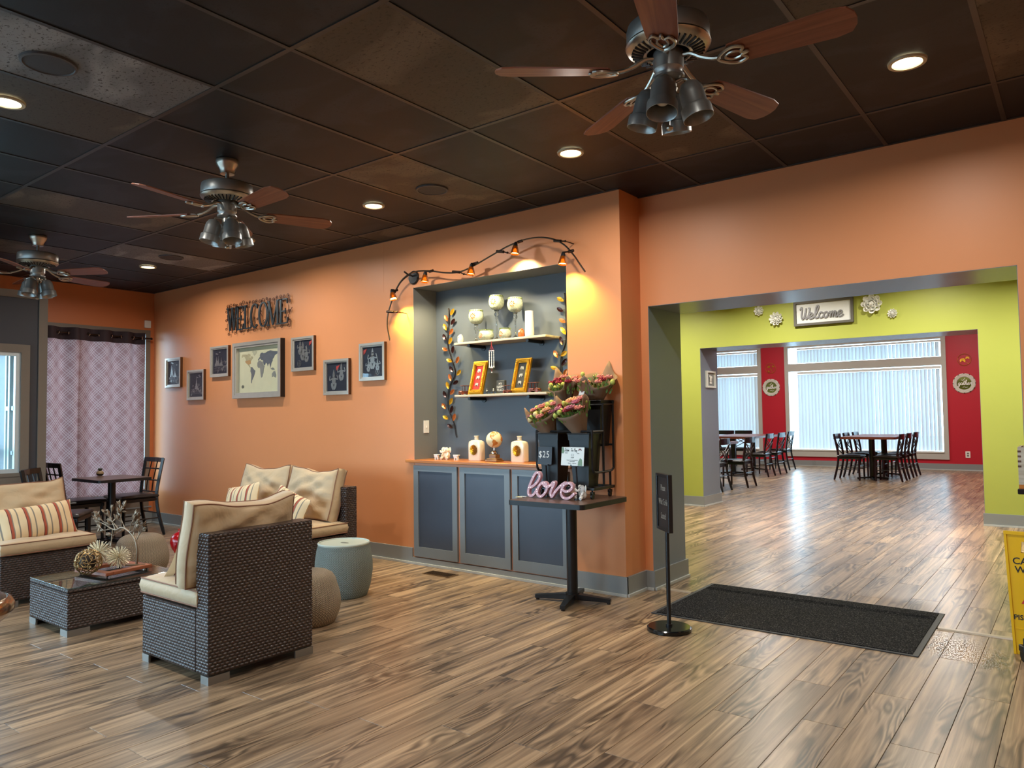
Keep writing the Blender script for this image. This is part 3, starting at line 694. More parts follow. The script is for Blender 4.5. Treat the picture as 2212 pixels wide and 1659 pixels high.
# ------------------------------------------------------------------ ceiling fans
def make_fan(label):
    t = thing('ceiling_fan', label, 'ceiling fan', (0, 0, CE), 0, 'ceiling fans')
    B().lathe([(0, .0), (.068, 0), (.07, -.012), (.066, -.03), (.05, -.055), (.044, -.075), (.043, -.088), (.0, -.09)], 32).build('canopy', NICK, t)
    B().cyl((0, 0, -.165), .0125, .09, 14).build('downrod', PEWT, t)
    B().lathe([(0, -.15), (.03, -.152), (.14, -.156), (.153, -.163), (.157, -.18), (.157, -.228), (.15, -.238), (.13, -.244)], 48).build('motor_housing', PEWT, t)
    B().lathe([(.157, -.228), (.161, -.236), (.155, -.247), (.125, -.262), (.085, -.272), (.08, -.268), (.08, -.25)], 48).build('vent_ring', NICK, t)
    sl = B()
    for k in range(36):
        a = 2*PI*k/36; ca, sa = math.cos(a), math.sin(a); sl.tube([(ca*.094, sa*.094, -.2715), (ca*.138, sa*.138, -.2585)], .0042, 6)
    sl.build('vent_slots', BLK, t)['kind'] = 'stuff'
    B().lathe([(0, -.262), (.056, -.262), (.058, -.27), (.058, -.33), (.052, -.338), (.05, -.35), (.06, -.353), (.06, -.362), (.042, -.372), (.0, -.374)], 32).build('switch_housing', PEWT, t)
    B().lathe([(0, -.37), (.03, -.37), (.03, -.40), (.034, -.405), (.03, -.418), (0, -.424)], 24).build('light_fitter', NICK, t)
    bm_ = None
    for k in range(5):
        a = 2*PI*k/5; rm = rot('Z', math.degrees(a))
        b = B(); b.x = at(.24, 0, -.338) @ rot('X', -13)
        P = [(0, -.052), (.05, -.058), (.35, -.072), (.40, -.061), (.42, -.03), (.425, 0), (.42, .03), (.40, .061), (.35, .072), (.05, .058), (0, .052), (-.012, .03), (-.012, -.03)]
        b.prism(P, 0, .006)
        if bm_ is None:
            o = b.build('blade', W_FAN, t, False); bm_ = o
            ar = B(); ar.x = Matrix.Identity(4)
            ar.tube(smooth_path([(.05, 0, -.285), (.09, 0, -.29), (.13, 0, -.315), (.17, 0, -.332), (.20, 0, -.338)], 4), [.0085]*17, 8)
            ar.x = at(.24, 0, -.344) @ rot('X', -13)
            ar.tube(smooth_path([(-.045, 0, 0), (-.02, .03, 0), (.02, .045, 0), (.052, .03, 0), (.04, .008, 0), (.062, 0, 0), (.04, -.008, 0), (.052, -.03, 0), (.02, -.045, 0), (-.02, -.03, 0)], 4, True), .0065, 7, closed=True)
            ar.tube(smooth_path([(-.02, 0, 0), (.0, .018, 0), (.03, .016, 0), (.045, 0, 0), (.03, -.016, 0), (0, -.018, 0)], 4, True), .005, 6, closed=True)
            arm = ar.build('blade_arm', NICK, o)
        else:
            o = bpy.data.objects.new('blade', bm_.data); COL.objects.link(o); o.parent = t
            oa = bpy.data.objects.new('blade_arm', arm.data); COL.objects.link(oa); oa.parent = o
        o.rotation_euler = (0, 0, a)
    sh = None
    for k in range(4):
        a = PI/2*k+math.radians(8)
        if sh is None:
            s = B(); s.x = at(.075, 0, -.395) @ rot('Y', -14)
            s.lathe([(0, .004), (.016, .003), (.034, -.008), (.044, -.028), (.0465, -.05), (.0475, -.096), (.049, -.1), (.056, -.104), (.0575, -.11), (.0575, -.146), (.056, -.147), (.053, -.142), (.0445, -.095), (.041, -.03), (.0, -.01)], 28)
            o = s.build('lamp_cup', PEWT, t); sh = o
            q = B(); q.x = at(.075, 0, -.395) @ rot('Y', -14); q.ball((0, 0, -.082), .03, 16); bu = q.build('bulb', CERW, o)
            q = B(); q.tube(smooth_path([(.02, 0, -.385), (.045, 0, -.375), (.07, 0, -.38), (.074, 0, -.393)], 4), .007, 8); ca_ = q.build('cup_arm', NICK, o)
        else:
            o = bpy.data.objects.new('lamp_cup', sh.data); COL.objects.link(o); o.parent = t
            for r_, nn in ((bu, 'bulb'), (ca_, 'cup_arm')):
                c_ = bpy.data.objects.new(nn, r_.data); COL.objects.link(c_); c_.parent = o
        o.rotation_euler = (0, 0, a)
    c = B(); c.tube([(.0, .0, -.42), (.0, 0, -.545)], .0016, 6); c.ball((0, 0, -.555), .013, 12, sz=.8); c.build('pull_chain', NICK, t)
    return t
fan = make_fan('large nearest ceiling fan at the top right, between the camera and the wide opening')
fan.location = (.918, .612, CE); fan.rotation_euler = (0, 0, math.radians(3))
dup(fan, (-2.118, .609, CE), math.radians(67), 'middle ceiling fan, hanging above the rattan seating')
dup(fan, (-5.133, .61, CE), math.radians(29), 'farthest ceiling fan at the left, in front of the grey vestibule')
# ================================================================== NICHE CABINET
cab = thing('built_in_cabinet', 'grey built-in cabinet with three slate panel doors under the display niche', 'cabinet', (-1.797, YB, 0))
def lx(x): return x+1.797
cf = B()
cf.box((lx(NX0), .002, .062), (lx(NX1), .02, .088)).box((lx(NX0), .002, .872), (lx(NX1), .02, .905))
for x0, x1 in ((NX0, NX0+.004), (-2.104, -2.072), (-1.536, -1.512), (-.976, NX1)): cf.box((lx(x0), .002, .088), (lx(x1), .02, .872))
cf.box((lx(NX0), .02, .0), (lx(NX1), .298, .905))
cf.build('carcass', P_PK, cab, False)
DM = M('grey_door_frame_paint', (122, 130, 134), .38, 0, .05); DP = M('slate_door_panel', (72, 80, 92), .34, 0, .08)
for x0, x1 in ((-2.622, -2.102), (-2.074, -1.534), (-1.514, -.974)):
    f = B(); a, b_ = lx(x0)+.002, lx(x1)-.002; y0, y1 = -.018, .001; z0, z1 = .072, .872
    f.box((a, y0, z0), (a+.055, y1, z1)).box((b_-.055, y0, z0), (b_, y1, z1)).box((a+.055, y0, z0), (b_-.055, y1, z0+.085)).box((a+.055, y0, z1-.05), (b_-.055, y1, z1))
    o = f.build('door', DM, cab, False)
    B().box((a+.055, -.008, z0+.085), (b_-.055, -.002, z1-.05)).build('door_panel', DP, o, False, label='slate blue recessed door panel')
ct = B(); ct.box((NX0+.003, YB-.001, .905), (NX1-.003, YW-.004, .922)); ct.bbox((-2.70, YB-.045, .897), (-.93, YB-.0005, .922), .004)
tag(ct.build('countertop', W_OAK, None, False), 'honey oak counter ledge running through the display niche above the cabinet', 'counter')
CT = .922
# shelves on black rod brackets
def shelf(z, label):
    t = thing('wall_shelf', label, 'shelf', (-1.72, 2.94, z), 0, 'driftwood shelves in the display niche')
    B().bbox((-.49, -.11, 0), (.49, .105, .02), .003).build('board', W_SHF, t, False)
    for x in (-.33, .30):
        o = B().tube([(x, -.1, -.014), (x, .1, -.014)], .014, 14).build('bracket', BLK, t)
        B().tube([(x, .1055, -.02), (x, .097, -.02)], .026, 18).build('flange', BLK, o)
shelf(1.924, 'upper driftwood shelf holding the mosaic goblets in the niche'); shelf(1.468, 'lower driftwood shelf holding the gold frames in the niche')
S1, S2 = 1.944, 1.488
def goblet(x, y, h, label):
    t = thing('mosaic_goblet', label, 'candle holder', (x, y, S1), 0, 'mosaic glass goblets')
    b0 = h-.125
    B().lathe([(0, 0), (.045, .001), (.043, .006), (.014, .018), (.006, .03), (.0055, b0-.075), (.011, b0-.065), (.009, b0-.055), (.019, b0-.045), (.021, b0-.033), (.014, b0-.022), (.012, b0-.015), (.022, b0-.004), (.014, b0+.002), (0, b0+.003)], 24).build('glass_stem', CLR, t)
    prof = [(.012, 0), (.04, .008), (.058, .028), (.067, .058), (.067, .08), (.06, .105), (.056, .125)]
    inn = [(r-.004, z) for r, z in reversed(prof)]
    bw = B(); bw.lathe([(r, z+b0) for r, z in prof+inn], 32); o = bw.build('bowl', MOS, t)
    flower(o, .067, b0+.066, 1); return t
def flower(parent, R, z, s, phi=-1.36):
    p = B(); c = Vector((math.cos(phi), math.sin(phi), 0)); sd = Vector((-c.y, c.x, 0)); up = Vector((0, 0, 1))
    for k in range(8):
        a = 2*PI*k/8; d = sd*math.cos(a)+up*math.sin(a); n = sd*-math.sin(a)+up*math.cos(a)
        P = [d*.010, d*.018+n*.0055, d*.029, d*.018-n*.0055]; vs = []
        for q in P:
            ph = q.dot(sd)/R; vs.append(Vector((math.cos(phi+ph)*(R+.0012), math.sin(phi+ph)*(R+.0012), z+q.z*s)))
        p._a(vs, [(0, 1, 2, 3), (3, 2, 1, 0)])
    p.ball(c*(R)+up*z, .004, 8); p.build('amber_flower', MAM, parent, False, label='amber flower inlay')
    g_ = B()
    for k in range(26):
        a = 2*PI*k/26; r = R*.88+.002
        g_.x = at(math.cos(a)*r, math.sin(a)*r, z+.051*s) @ rot('Z', math.degrees(a)); g_.box((-.001, -.004, -.004), (.0012, .004, .004))
    g_.build('green_rim_tiles', MGR, parent, False)
goblet(-2.035, 2.93, .283, 'shortest mosaic goblet, leftmost on the upper niche shelf'); goblet(-1.806, 2.93, .385, 'tallest mosaic goblet, in the middle of the upper niche shelf'); goblet(-1.606, 2.93, .345, 'mosaic goblet standing between the small mosaic bowl and the orange owl')
def bowl(x, y, r, label):
    t = thing('mosaic_bowl', label, 'candle holder', (x, y, S1), 0, 'mosaic votive bowls')
    prof = [(0, .001), (r*.55, 0), (r*.9, .02), (r, .042), (r*.93, .065), (r*.8, .085), (r*.76, .084), (r*.88, .062), (r*.94, .042), (r*.85, .022), (0, .006)]
    o = B().lathe(prof, 32).build('bowl_body', MOS, t); flower(o, r*.985, .045, .9, -1.75)
bowl(-1.898, 2.90, .068, 'wide mosaic votive bowl between the two left goblets'); bowl(-1.70, 2.91, .054, 'smaller mosaic votive bowl between the two right goblets')
def owl(x, y, col, face, label):
    t = thing('owl_figurine', label, 'figurine', (x, y, S1), -.5)
    B().lathe([(0, 0), (.02, .001), (.027, .018), (.026, .04), (.023, .055), (.018, .068), (0, .072)], 20).ball((.014, 0, .071), .007, 8).ball((-.014, 0, .071), .007, 8).build('owl_body', col, t)
    e = B()
    for sx in (-1, 1): e.ball((sx*.0095, -.0205, .052), .0085, 12, sy=.5)
    e.ball((0, -.024, .045), .004, 8); e.build('owl_face', face, t)
    e = B()
    for sx in (-1, 1): e.ball((sx*.0095, -.0248, .052), .0042, 10, sy=.5)
    e.build('owl_eyes', BLK, t)
owl(-2.18, 2.885, CERA, M('owl_cream', (222, 206, 180), .3), 'small cream owl figurine at the left end of the upper shelf'); owl(-1.522, 2.90, M('orange_glaze', (206, 96, 40), .2), CERW, 'small orange owl figurine beside the white cylinder vase')
v = B(); v.lathe([(.036, .0), (.0385, .03), (.037, .12), (.036, .215), (.033, .215), (.034, .12), (.035, .03)], 30)
for i, p in enumerate(v.v):
    if p[2] < .04: v.v[i] = (p[0], p[1], p[2]+max(0, (p[0]-p[1])*.22)+.001*(p[2] > .01))
o = v.build('cylinder_vase', CERW, None); o.location = (-1.448, 2.915, S1); tag(o, 'tall white cylindrical sleeve vase at the right end of the upper shelf', 'vase')
# beaded chime hanging from the upper shelf
c0 = onY(1062, 741, 2.825)
t = thing('bead_chime', 'beaded hanging chime with red cord below the upper niche shelf', 'wind chime', (c0.x, 2.822, 1.924))
B().tube([(0, 0, .004), (0, 0, -.03)], .003, 8).tube([(0, 0, -.028), (-.022, 0, -.075)], .0022, 6).tube([(0, 0, -.028), (.022, 0, -.075)], .0022, 6).tube([(0, 0, -.028), (.0, 0, -.2)], .0014, 6).tube([(0, 0, -.215), (0, 0, -.25)], .0022, 6).build('red_cord', M('red_cord', (150, 40, 44), .7), t)
bd = B(); bd.tube([(-.028, 0, -.077), (.028, 0, -.077)], .0035, 8)
for x in (-.024, 0, .024):
    for k in range(16): bd.ball((x, 0, -.088-k*.0075), .0036 if k % 3 else .0045, 8)
bd.lathe([(0, -.2), (.004, -.2), (.012, -.222), (0, -.222)], 12).ball((0, 0, -.257), .006, 8).ball((-.024, 0, -.213), .007, 8).ball((.024, 0, -.213), .007, 8)
bd.build('ivory_beads', CERW, t)
# gold frames with elephants leaning back on the lower shelf
ELE = [(-.5, -.4), (-.5, .1), (-.42, .34), (-.2, .42), (.1, .40), (.22, .46), (.36, .44), (.46, .3), (.5, .1), (.56, -.1), (.66, -.2), (.6, -.26), (.48, -.16), (.42, .0), (.34, .02), (.3, -.4), (.16, -.4), (.12, -.1), (-.14, -.1), (-.2, -.4), (-.34, -.4), (-.36, -.12), (-.4, -.4)]
def eleph_poly(cx, cz, s, flip=1): return [(cx+flip*x*s, cz+y*s) for x, y in ELE]
def goldframe(px, bg_, label):
    p = onY(px, 849, 2.875)
    t = thing('gold_photo_frame', label, 'picture frame', (p.x, 2.872, S2+.001), 0, 'carved gold frames on the lower niche shelf', rot=(math.radians(-16), 0, math.radians(-4)))
    w, h = .085, .298; f = B()
    for (a, b_, y0) in ((0, .012, -.012), (.012, .03, -.022), (.03, .04, -.014)):
        for q in (((-w+a, y0, a), (-w+b_, .004, h-a)), ((w-b_, y0, a), (w-a, .004, h-a)), ((-w+b_, y0, a), (w-b_, .004, b_)), ((-w+b_, y0, h-b_), (w-b_, .004, h-a))): f.box(*q)
    f.build('moulding', GOLD, t, False)
    bd = B()
    for k in range(26):
        z = .02+k*(h-.04)/25
        bd.ball((-w+.021, -.022, z), .0042, 6); bd.ball((w-.021, -.022, z), .0042, 6)
    for k in range(12):
        x = -w+.03+k*(2*w-.06)/11; bd.ball((x, -.022, .021), .0042, 6); bd.ball((x, -.022, h-.021), .0042, 6)
    o = bd.build('beading', GOLD, t); o['kind'] = 'stuff'
    B().box((-w+.038, -.006, .038), (w-.038, .002, h-.038)).build('backing', bg_, t, False)
    for k in range(3):
        B().prism(eleph_poly(0, .085+k*.063, .036, -1 if k != 1 else 1), -.012, -.006, 'xz').build('elephant_relief', SILV, t, False)
goldframe(1028, M('red_velvet', (196, 18, 24), .6), 'carved gold frame with three silver elephants on red velvet'); goldframe(1121, M('black_velvet', (34, 34, 28), .6), 'carved gold frame with three silver elephants on black velvet')
p = onY(1082, 847, 2.89)
t = thing('block_sign', 'small dark block sign reading MY HAPPY PLACE on the lower shelf', 'sign', (p.x, 2.885, S2), -.05)
B().bbox((-.045, 0, 0), (.045, .028, .112), .002).build('block', M('charcoal_wood_block', (60, 60, 56), .6, 0, .15, 30), t, False)
text('MY\nHAPPY\nPLACE', .03, .0006, M('sign_white', (214, 212, 204), .6), t, (0, -.001, .056), FACE_Y, sx=.9, line=.85)
def tuktuk(px, y, rz, label, s=1.0):
    p = onY(px, 849, y)
    t = thing('wooden_toy_car', label, 'toy', (p.x, y, S2), rz, 'small wooden toy cars on the lower niche shelf'); t.scale = (s, s, s)
    b = B(); b.bbox((-.05, -.02, .012), (.05, .02, .02), .002).bbox((-.05, -.02, .02), (.0, .02, .036), .004).bbox((.018, -.012, .018), (.052, .012, .036), .006)
    b.bbox((-.056, -.024, .078), (.034, .024, .083), .002); b.build('car_body', W_MAH, t, False)
    po = B()
    for x in (-.047, -.015, .014):
        for yy in (-.018, .018): po.tube([(x, yy, .02), (x*1.02, yy, .079)], .0022, 6)
    po.build('roof_post', W_MAH, t)
    for x in (-.034, .036):
        for yy in (-.023, .023):
            B().tube([(x, yy-.004, .0135), (x, yy+.004, .0135)], .0133, 14).build('wheel', W_MAH, t)
    fe = B()
    for yy in (-.02, .02): fe.tube(smooth_path([(.014, yy, .018), (.024, yy, .031), (.036, yy, .034), (.05, yy, .026)], 4), .004, 6)
    fe.build('fender', W_MAH, t)
tuktuk(1004, 2.90, -1.9, 'wooden toy car at the left end of the lower shelf, behind the gold frame'); tuktuk(1096, 2.862, -.3, 'wooden toy car between the block sign and the right gold frame', .8); tuktuk(1155, 2.90, 0, 'wooden toy car at the right end of the lower shelf')
def rider(px, label):
    p = onY(px, 850, 2.87); t = thing('dark_figurine', label, 'figurine', (p.x, 2.868, S2), .2, 'small dark figurines on the lower niche shelf')
    b = B()
    for x in (-.016, .014): b.tube([(x, -.003, .0105), (x, .003, .0105)], .0103, 14)
    b.tube(smooth_path([(-.016, 0, .011), (-.004, 0, .022), (.008, 0, .018), (.014, 0, .011)], 4), .004, 8).tube([(.012, 0, .014), (.006, 0, .032)], .002, 6); b.build('cycle', BLK, t)
    b = B(); b.ball((-.004, 0, .028), .007, 10, sz=1.3).ball((-.003, 0, .042), .0055, 10); b.tube([(-.003, 0, .033), (.007, 0, .031)], .0022, 6); b.build('silver_figure', SILV, t)
rider(1053, 'left of two small silver and black cycle figurines beside the red gold frame'); rider(1067, 'right of two small silver and black cycle figurines, next to the block sign')
# ================================================================== COUNTER ITEMS
def vase(px, label):
    p = onY(px, 990, 2.90); t = thing('square_vase', label, 'vase', (p.x, 2.905, CT), -.12)
    w, d = .078, .036; b = B(); prof = [(0, .94), (.006, 1), (.13, 1.0), (.15, .97), (.163, .88), (.172, .6), (.176, .3), (.178, .2)]
    N = 32; vs = []
    def sup(a, w, d, e=.35): c, s = math.cos(a), math.sin(a); return (w*abs(c)**e*(1 if c > 0 else -1), d*abs(s)**e*(1 if s > 0 else -1))
    rings = [(z, sup, w*k, d*(k if k > .9 else k*1.1+.0), .35 if k > .5 else .9) for z, k in prof]
    rings += [(.181, sup, .0185, .0185, 1.0), (.2, sup, .0175, .0175, 1.0), (.21, sup, .023, .023, 1.0), (.212, sup, .019, .019, 1.0), (.195, sup, .014, .014, 1.0)]
    for z, f_, ww, dd, e in rings:
        for k in range(N): x, y = f_(2*PI*k/N+.0001, ww, dd, e); vs.append((x, y, z))
    fs = [tuple(range(N-1, -1, -1))]
    for i in range(len(rings)-1):
        for k in range(N): l = (k+1) % N; fs.append((i*N+k, i*N+l, i*N+N+l, i*N+N+k))
    fs.append(tuple(range((len(rings)-1)*N, len(rings)*N))); b._a(vs, fs); b.build('vase_body', CERA, t, True)
    q = B(); random.seed(3)
    for ring, n, r0, l in ((0, 16, .024, .022), (1, 14, .016, .02), (2, 10, .009, .016), (3, 6, .003, .012)):
        for k in range(n):
            a = 2*PI*(k+.5*(ring % 2))/n; ca, sa = math.cos(a), math.sin(a); y = -d-.003-ring*.0035
            P = [Vector((.006+ca*rr-sa*ww, y-dy, .092+sa*rr+ca*ww)) for rr, ww, dy in ((r0, .0, 0), (r0+l*.6, .0065, .003), (r0+l, .003, .007), (r0+l, -.003, .007), (r0+l*.6, -.0065, .003))]
            q._a(P+[p_+Vector((0, .002, 0)) for p_ in P], [(4, 3, 2, 1, 0), (5, 6, 7, 8, 9)])
    q.ball((.006, -d-.009, .092), .012, 12, sy=.8); q.lathe([(0, 0)], 3)
    q.build('gold_flower', GOLD, t, False)
vase(1029, 'cream square bottle vase with gold flower, left of the globe'); vase(1122, 'cream square bottle vase with gold flower, right of the globe')
LAND = {  # coarse continent outlines, longitude / latitude
 'north_america': [(-165,62),(-156,71),(-128,70),(-110,68),(-95,72),(-82,68),(-80,60),(-92,58),(-80,51),(-78,58),(-65,59),(-56,52),(-66,45),(-74,40),(-81,31),(-80,25),(-84,30),(-96,28),(-97,20),(-88,21),(-84,14),(-78,8),(-84,9),(-95,16),(-106,22),(-116,32),(-124,40),(-124,48),(-135,58),(-150,60),(-162,56)],
 'greenland': [(-70,77),(-60,82),(-30,83),(-18,76),(-28,68),(-44,60),(-52,66),(-58,75)],
 'south_america': [(-79,8),(-72,12),(-60,9),(-50,1),(-35,-6),(-39,-15),(-48,-27),(-58,-36),(-65,-43),(-68,-54),(-75,-50),(-72,-30),(-71,-18),(-81,-6),(-78,2)],
 'africa': [(-16,28),(-6,35),(10,37),(20,32),(32,31),(36,22),(43,12),(51,12),(42,-2),(40,-15),(34,-22),(31,-30),(20,-35),(15,-27),(12,-15),(9,0),(5,5),(-8,5),(-17,14)],
 'europe_asia': [(-9,37),(-9,43),(0,48),(8,54),(6,60),(15,69),(28,71),(42,67),(60,69),(75,73),(100,77),(130,72),(160,70),(178,67),(162,60),(155,58),(140,54),(132,44),(122,39),(121,30),(110,21),(106,11),(103,2),(99,8),(92,22),(82,16),(78,8),(72,20),(60,25),(56,18),(45,13),(36,28),(36,36),(27,38),(20,38),(13,45),(3,43),(-2,37)],
 'australia': [(114,-22),(122,-18),(131,-12),(137,-15),(142,-11),(146,-19),(153,-28),(148,-38),(138,-35),(129,-32),(116,-35)],
 'indonesia': [(96,5),(104,-3),(118,-8),(140,-8),(132,-1),(118,2),(105,-2)], 'antarctica': [(-180,-72),(-60,-66),(0,-70),(90,-66),(180,-72),(180,-89),(-180,-89)]}
def inpoly(x, y, P):
    r = False; n = len(P)
    for i in range(n):
        (x1, y1), (x2, y2) = P[i], P[i-1]
        if (y1 > y) != (y2 > y) and x < (x2-x1)*(y-y1)/(y2-y1)+x1: r = not r
    return r
p = onY(1069, 992, 2.87)
t = thing('desk_globe', 'cream desk globe showing South America on a stepped wooden base', 'globe', (p.x, 2.865, CT), 0)
B().bbox((-.062, -.05, 0), (.062, .05, .014), .003).bbox((-.052, -.042, .014), (.052, .042, .026), .003).bbox((-.036, -.03, .026), (.036, .03, .058), .003).build('base', wood('globe_base_wood', (150, 104, 58), (108, 70, 36), 0, .35), t, False)
B().lathe([(0, .058), (.024, .058), (.03, .066), (.03, .074), (.02, .086), (.008, .092), (.0065, .115), (0, .115)], 24).build('stand', CHRM, t)
GR, gc = .069, (0, 0, .182)
B().ball(gc, GR, 48).build('ocean_sphere', M('globe_cream', (232, 222, 180), .25, 0, .06, 30), t)
b = B(); n1, n2 = 120, 60; tilt = Matrix.Rotation(math.radians(16), 3, 'Y')
for i in range(n1):
    for j in range(n2):
        lo, la = -180+i*3+1.5, -90+j*3+1.5
        if any(inpoly(lo, la, P) for P in LAND.values()):
            q = []
            for a, c in ((lo-1.5, la-1.5), (lo+1.5, la-1.5), (lo+1.5, la+1.5), (lo-1.5, la+1.5)):
                A = math.radians(a+16); C_ = math.radians(c)
                q.append(Vector(gc)+tilt @ Vector((math.cos(C_)*math.cos(A), math.cos(C_)*math.sin(A), math.sin(C_)))*(GR+.0006))
            b._a(q, [(0, 1, 2, 3)])
b.build('land_map', M('globe_land', (196, 124, 58), .3, 0, .25, 60), t, False)
B().tube([(.018, 0, .245), (.024, 0, .262)], [.004, .001], 8).build('finial', NICK, t)
def elephant(name, x, y, z, s, mat, label, rz=0, trunk_up=False):
    t = thing(name, label, 'figurine', (x, y, z), rz); t.scale = (s, s, s)
    b = B(); b.ball((0, 0, .034), .034, 18, sx=1, sy=.85, sz=1.05).ball((0, -.006, .078), .029, 18, sy=.9)
    b.tube([(-.02, -.022, .03), (-.028, -.042, .012), (-.03, -.05, .009)], [.014, .013, .012], 10).tube([(.02, -.022, .03), (.028, -.042, .012), (.03, -.05, .009)], [.014, .013, .012], 10)
    b.tube([(-.022, -.015, .055), (-.03, -.032, .035), (-.024, -.042, .03)], [.011, .009, .008], 10).tube([(.022, -.015, .055), (.03, -.032, .035), (.024, -.042, .03)], [.011, .009, .008], 10)
    for i, q in enumerate(b.v): pass
    b.build('elephant_body', mat, t)
    tr_ = [(0, -.03, .074), (-.008, -.046, .068), (-.022, -.054, .078), (-.032, -.05, .098), (-.03, -.046, .115)] if trunk_up else [(0, -.03, .074), (-.01, -.046, .064), (-.026, -.052, .066), (-.036, -.048, .08)]
    tr_ = smooth_path(tr_, 4); n = len(tr_)
    B().tube(tr_, [.012-.007*i/n for i in range(n)], 10).build('trunk', mat, t)
    for sx in (-1, 1):
        e = B(); e.x = at(sx*.034, .002, .082) @ rot('Z', sx*-28); e.ball((0, 0, 0), .024, 14, sx=.85, sy=.22, sz=1.1); e.build('ear', mat, t)
    e = B()
    for sx in (-1, 1): e.ball((sx*.013, -.0315, .084), .0032, 8)
    e.build('eye', BLK, t); return t
p = onY(965, 985, 2.90); elephant('elephant_figurine', p.x, 2.90, CT+.001, 1.0, CERA, 'cream seated elephant figurine at the left end of the counter', .15)
def etable(px, py, y, label):
    p = onY(px, py, y); t = thing('elephant_stand', label, 'figurine', (p.x, y, CT), .1, 'small white elephant stands beside the seated elephant')
    B().bbox((-.026, -.018, .038), (.026, .018, .046), .002).ball((0, 0, .03), .017, 12, sx=1.2).ball((-.02, -.004, .03), .01, 10).build('stand_top', CERW, t)
    for x in (-.013, .013):
        for yy in (-.009, .009): B().tube([(x, yy, 0), (x, yy, .028)], .0058, 8).build('leg', CERW, t)
etable(944, 986, 2.86, 'small white elephant stand left of the seated cream elephant'); etable(986, 987, 2.86, 'small white elephant stand right of the seated cream elephant')
p = onY(1153, 994, 2.86)
elephant('elephant_figurine', -1.27, 2.87, CT+.001, .8, CERW, 'small white elephant figurine behind the flower cart frame, right of the right vase', 2.6)
# light switch on the niche reveal
t = thing('light_switch', 'white toggle light switch on the left reveal of the niche', 'switch', (NX0+.002, 2.90, 1.212))
B().bbox((0, -.035, -.057), (.006, .035, .057), .002).build('plate', CERW, t, False); B().bbox((.006, -.007, -.012), (.012, .007, .012), .002).build('toggle', CERW, t, False)
# ------------------------------------------------------------------ metal leaf vines
LC = {'g': M('gold_enamel_leaf', (212, 160, 38), .28, .55, .2, 25), 'c': M('copper_enamel_leaf', (204, 116, 58), .28, .6, .2, 25), 'd': M('dark_maroon_leaf', (52, 22, 20), .22, .4, .25, 25)}
def vine(stem, leaves, label, s0, ox, oy, yb):
    def W(x, y, yy=yb): return onY(ox+x/s0, oy+y/s0, yy)
    base_ = W(*stem[0]); t = thing('leaf_vine_wall_art', label, 'wall art', base_, 0, 'metal leaf vines in the niche')
    P = [W(*q)-base_ for q in stem]; P = [tuple(q) for q in P]
    b = B(); b.tube(smooth_path(P, 4), .0032, 7)
    b.tube([tuple(Vector(q)+Vector((.006, .004, 0))) for q in P], .0022, 6); b.ball(P[0], .007, 8)
    b.build('stem', BRNZ, t)
    sp = [Vector(q) for q in smooth_path(P, 6)]
    for (x, y, L, ang, c) in leaves:
        ctr = W(x, y, yb-.016)-base_; half = .037*L
        near = min(sp, key=lambda q: (q-ctr).length)
        a = math.radians(ang); b = B(); b.x = at(*ctr) @ Matrix.Rotation(-a, 4, 'Y') @ rot('X', 18)
        n = 7; top = []; bot = []; mid = []
        for i in range(n):
            u = -1+2*i/(n-1); w = .0165*(1-u*u)**.75*(1+.15*u); top.append((u*half, 0, w)); bot.append((u*half, 0, -w)); mid.append((u*half, .007*(1-u*u), 0))
        vs = top+mid+bot; off = [(p_[0], p_[1]-.0012, p_[2]) for p_ in vs]; k = 3*n; fs = []
        for i in range(n-1):
            fs += [(i, i+1, n+i+1, n+i), (n+i, n+i+1, 2*n+i+1, 2*n+i), (k+n+i, k+n+i+1, k+i+1, k+i), (k+2*n+i, k+2*n+i+1, k+n+i+1, k+n+i), (i+1, i, k+i, k+i+1), (2*n+i, 2*n+i+1, k+2*n+i+1, k+2*n+i)]
        b._a(vs+off, fs)
        o = b.build('leaf', LC[c], t)
        B().tube([tuple(near), tuple((near+ctr)/2+Vector((0, -.004, 0))), tuple(ctr+Vector((0, .004, 0)))], .0016, 5).build('leaf_stalk', BRNZ, o)
vine([(549,690),(552,780),(545,850),(540,950),(545,1000),(575,1100),(600,1180),(595,1230),(560,1300),(545,1370),(542,1440),(550,1500),(575,1560),(595,1620),(604,1680),(612,1715)],
 [(578,715,1,55,'g'),(530,765,1,120,'c'),(583,793,1,45,'d'),(521,835,1,118,'g'),(570,872,1,48,'c'),(516,917,1,118,'d'),(563,945,1,62,'g'),(520,1013,1,155,'c'),(583,1015,1,80,'d'),(555,1102,1,155,'g'),(620,1097,1,62,'c'),(571,1172,1,125,'d'),(630,1198,1,42,'g'),(561,1237,1,112,'c'),(605,1277,1,28,'d'),(541,1300,1,110,'g'),(578,1353,1,42,'c'),(519,1372,1,118,'d'),(568,1426,1,60,'g'),(512,1465,1,132,'c'),(574,1490,1,72,'d'),(526,1556,1,155,'g'),(594,1553,1,70,'c'),(560,1625,1,150,'d')],
 'tall metal vine of gold and copper leaves on the left side of the niche', 3.687, 820, 480, 3.034)
vine([(1473,570),(1480,700),(1485,850),(1480,960),(1450,1050),(1440,1130),(1445,1190),(1460,1260),(1450,1350)],
 [(1440,615,1.05,150,'g'),(1437,697,1,145,'d'),(1455,785,1,150,'c'),(1463,865,1.1,128,'g'),(1447,945,1.1,108,'d'),(1403,1050,1,120,'c'),(1467,1047,1,30,'g'),(1470,1115,1.1,45,'d'),(1393,1162,1.15,160,'g'),(1410,1235,1,120,'c'),(1478,1200,1,60,'c')],
 'metal leaf vine on the right of the niche, behind the bouquets', 3.687, 820, 480, 3.034)
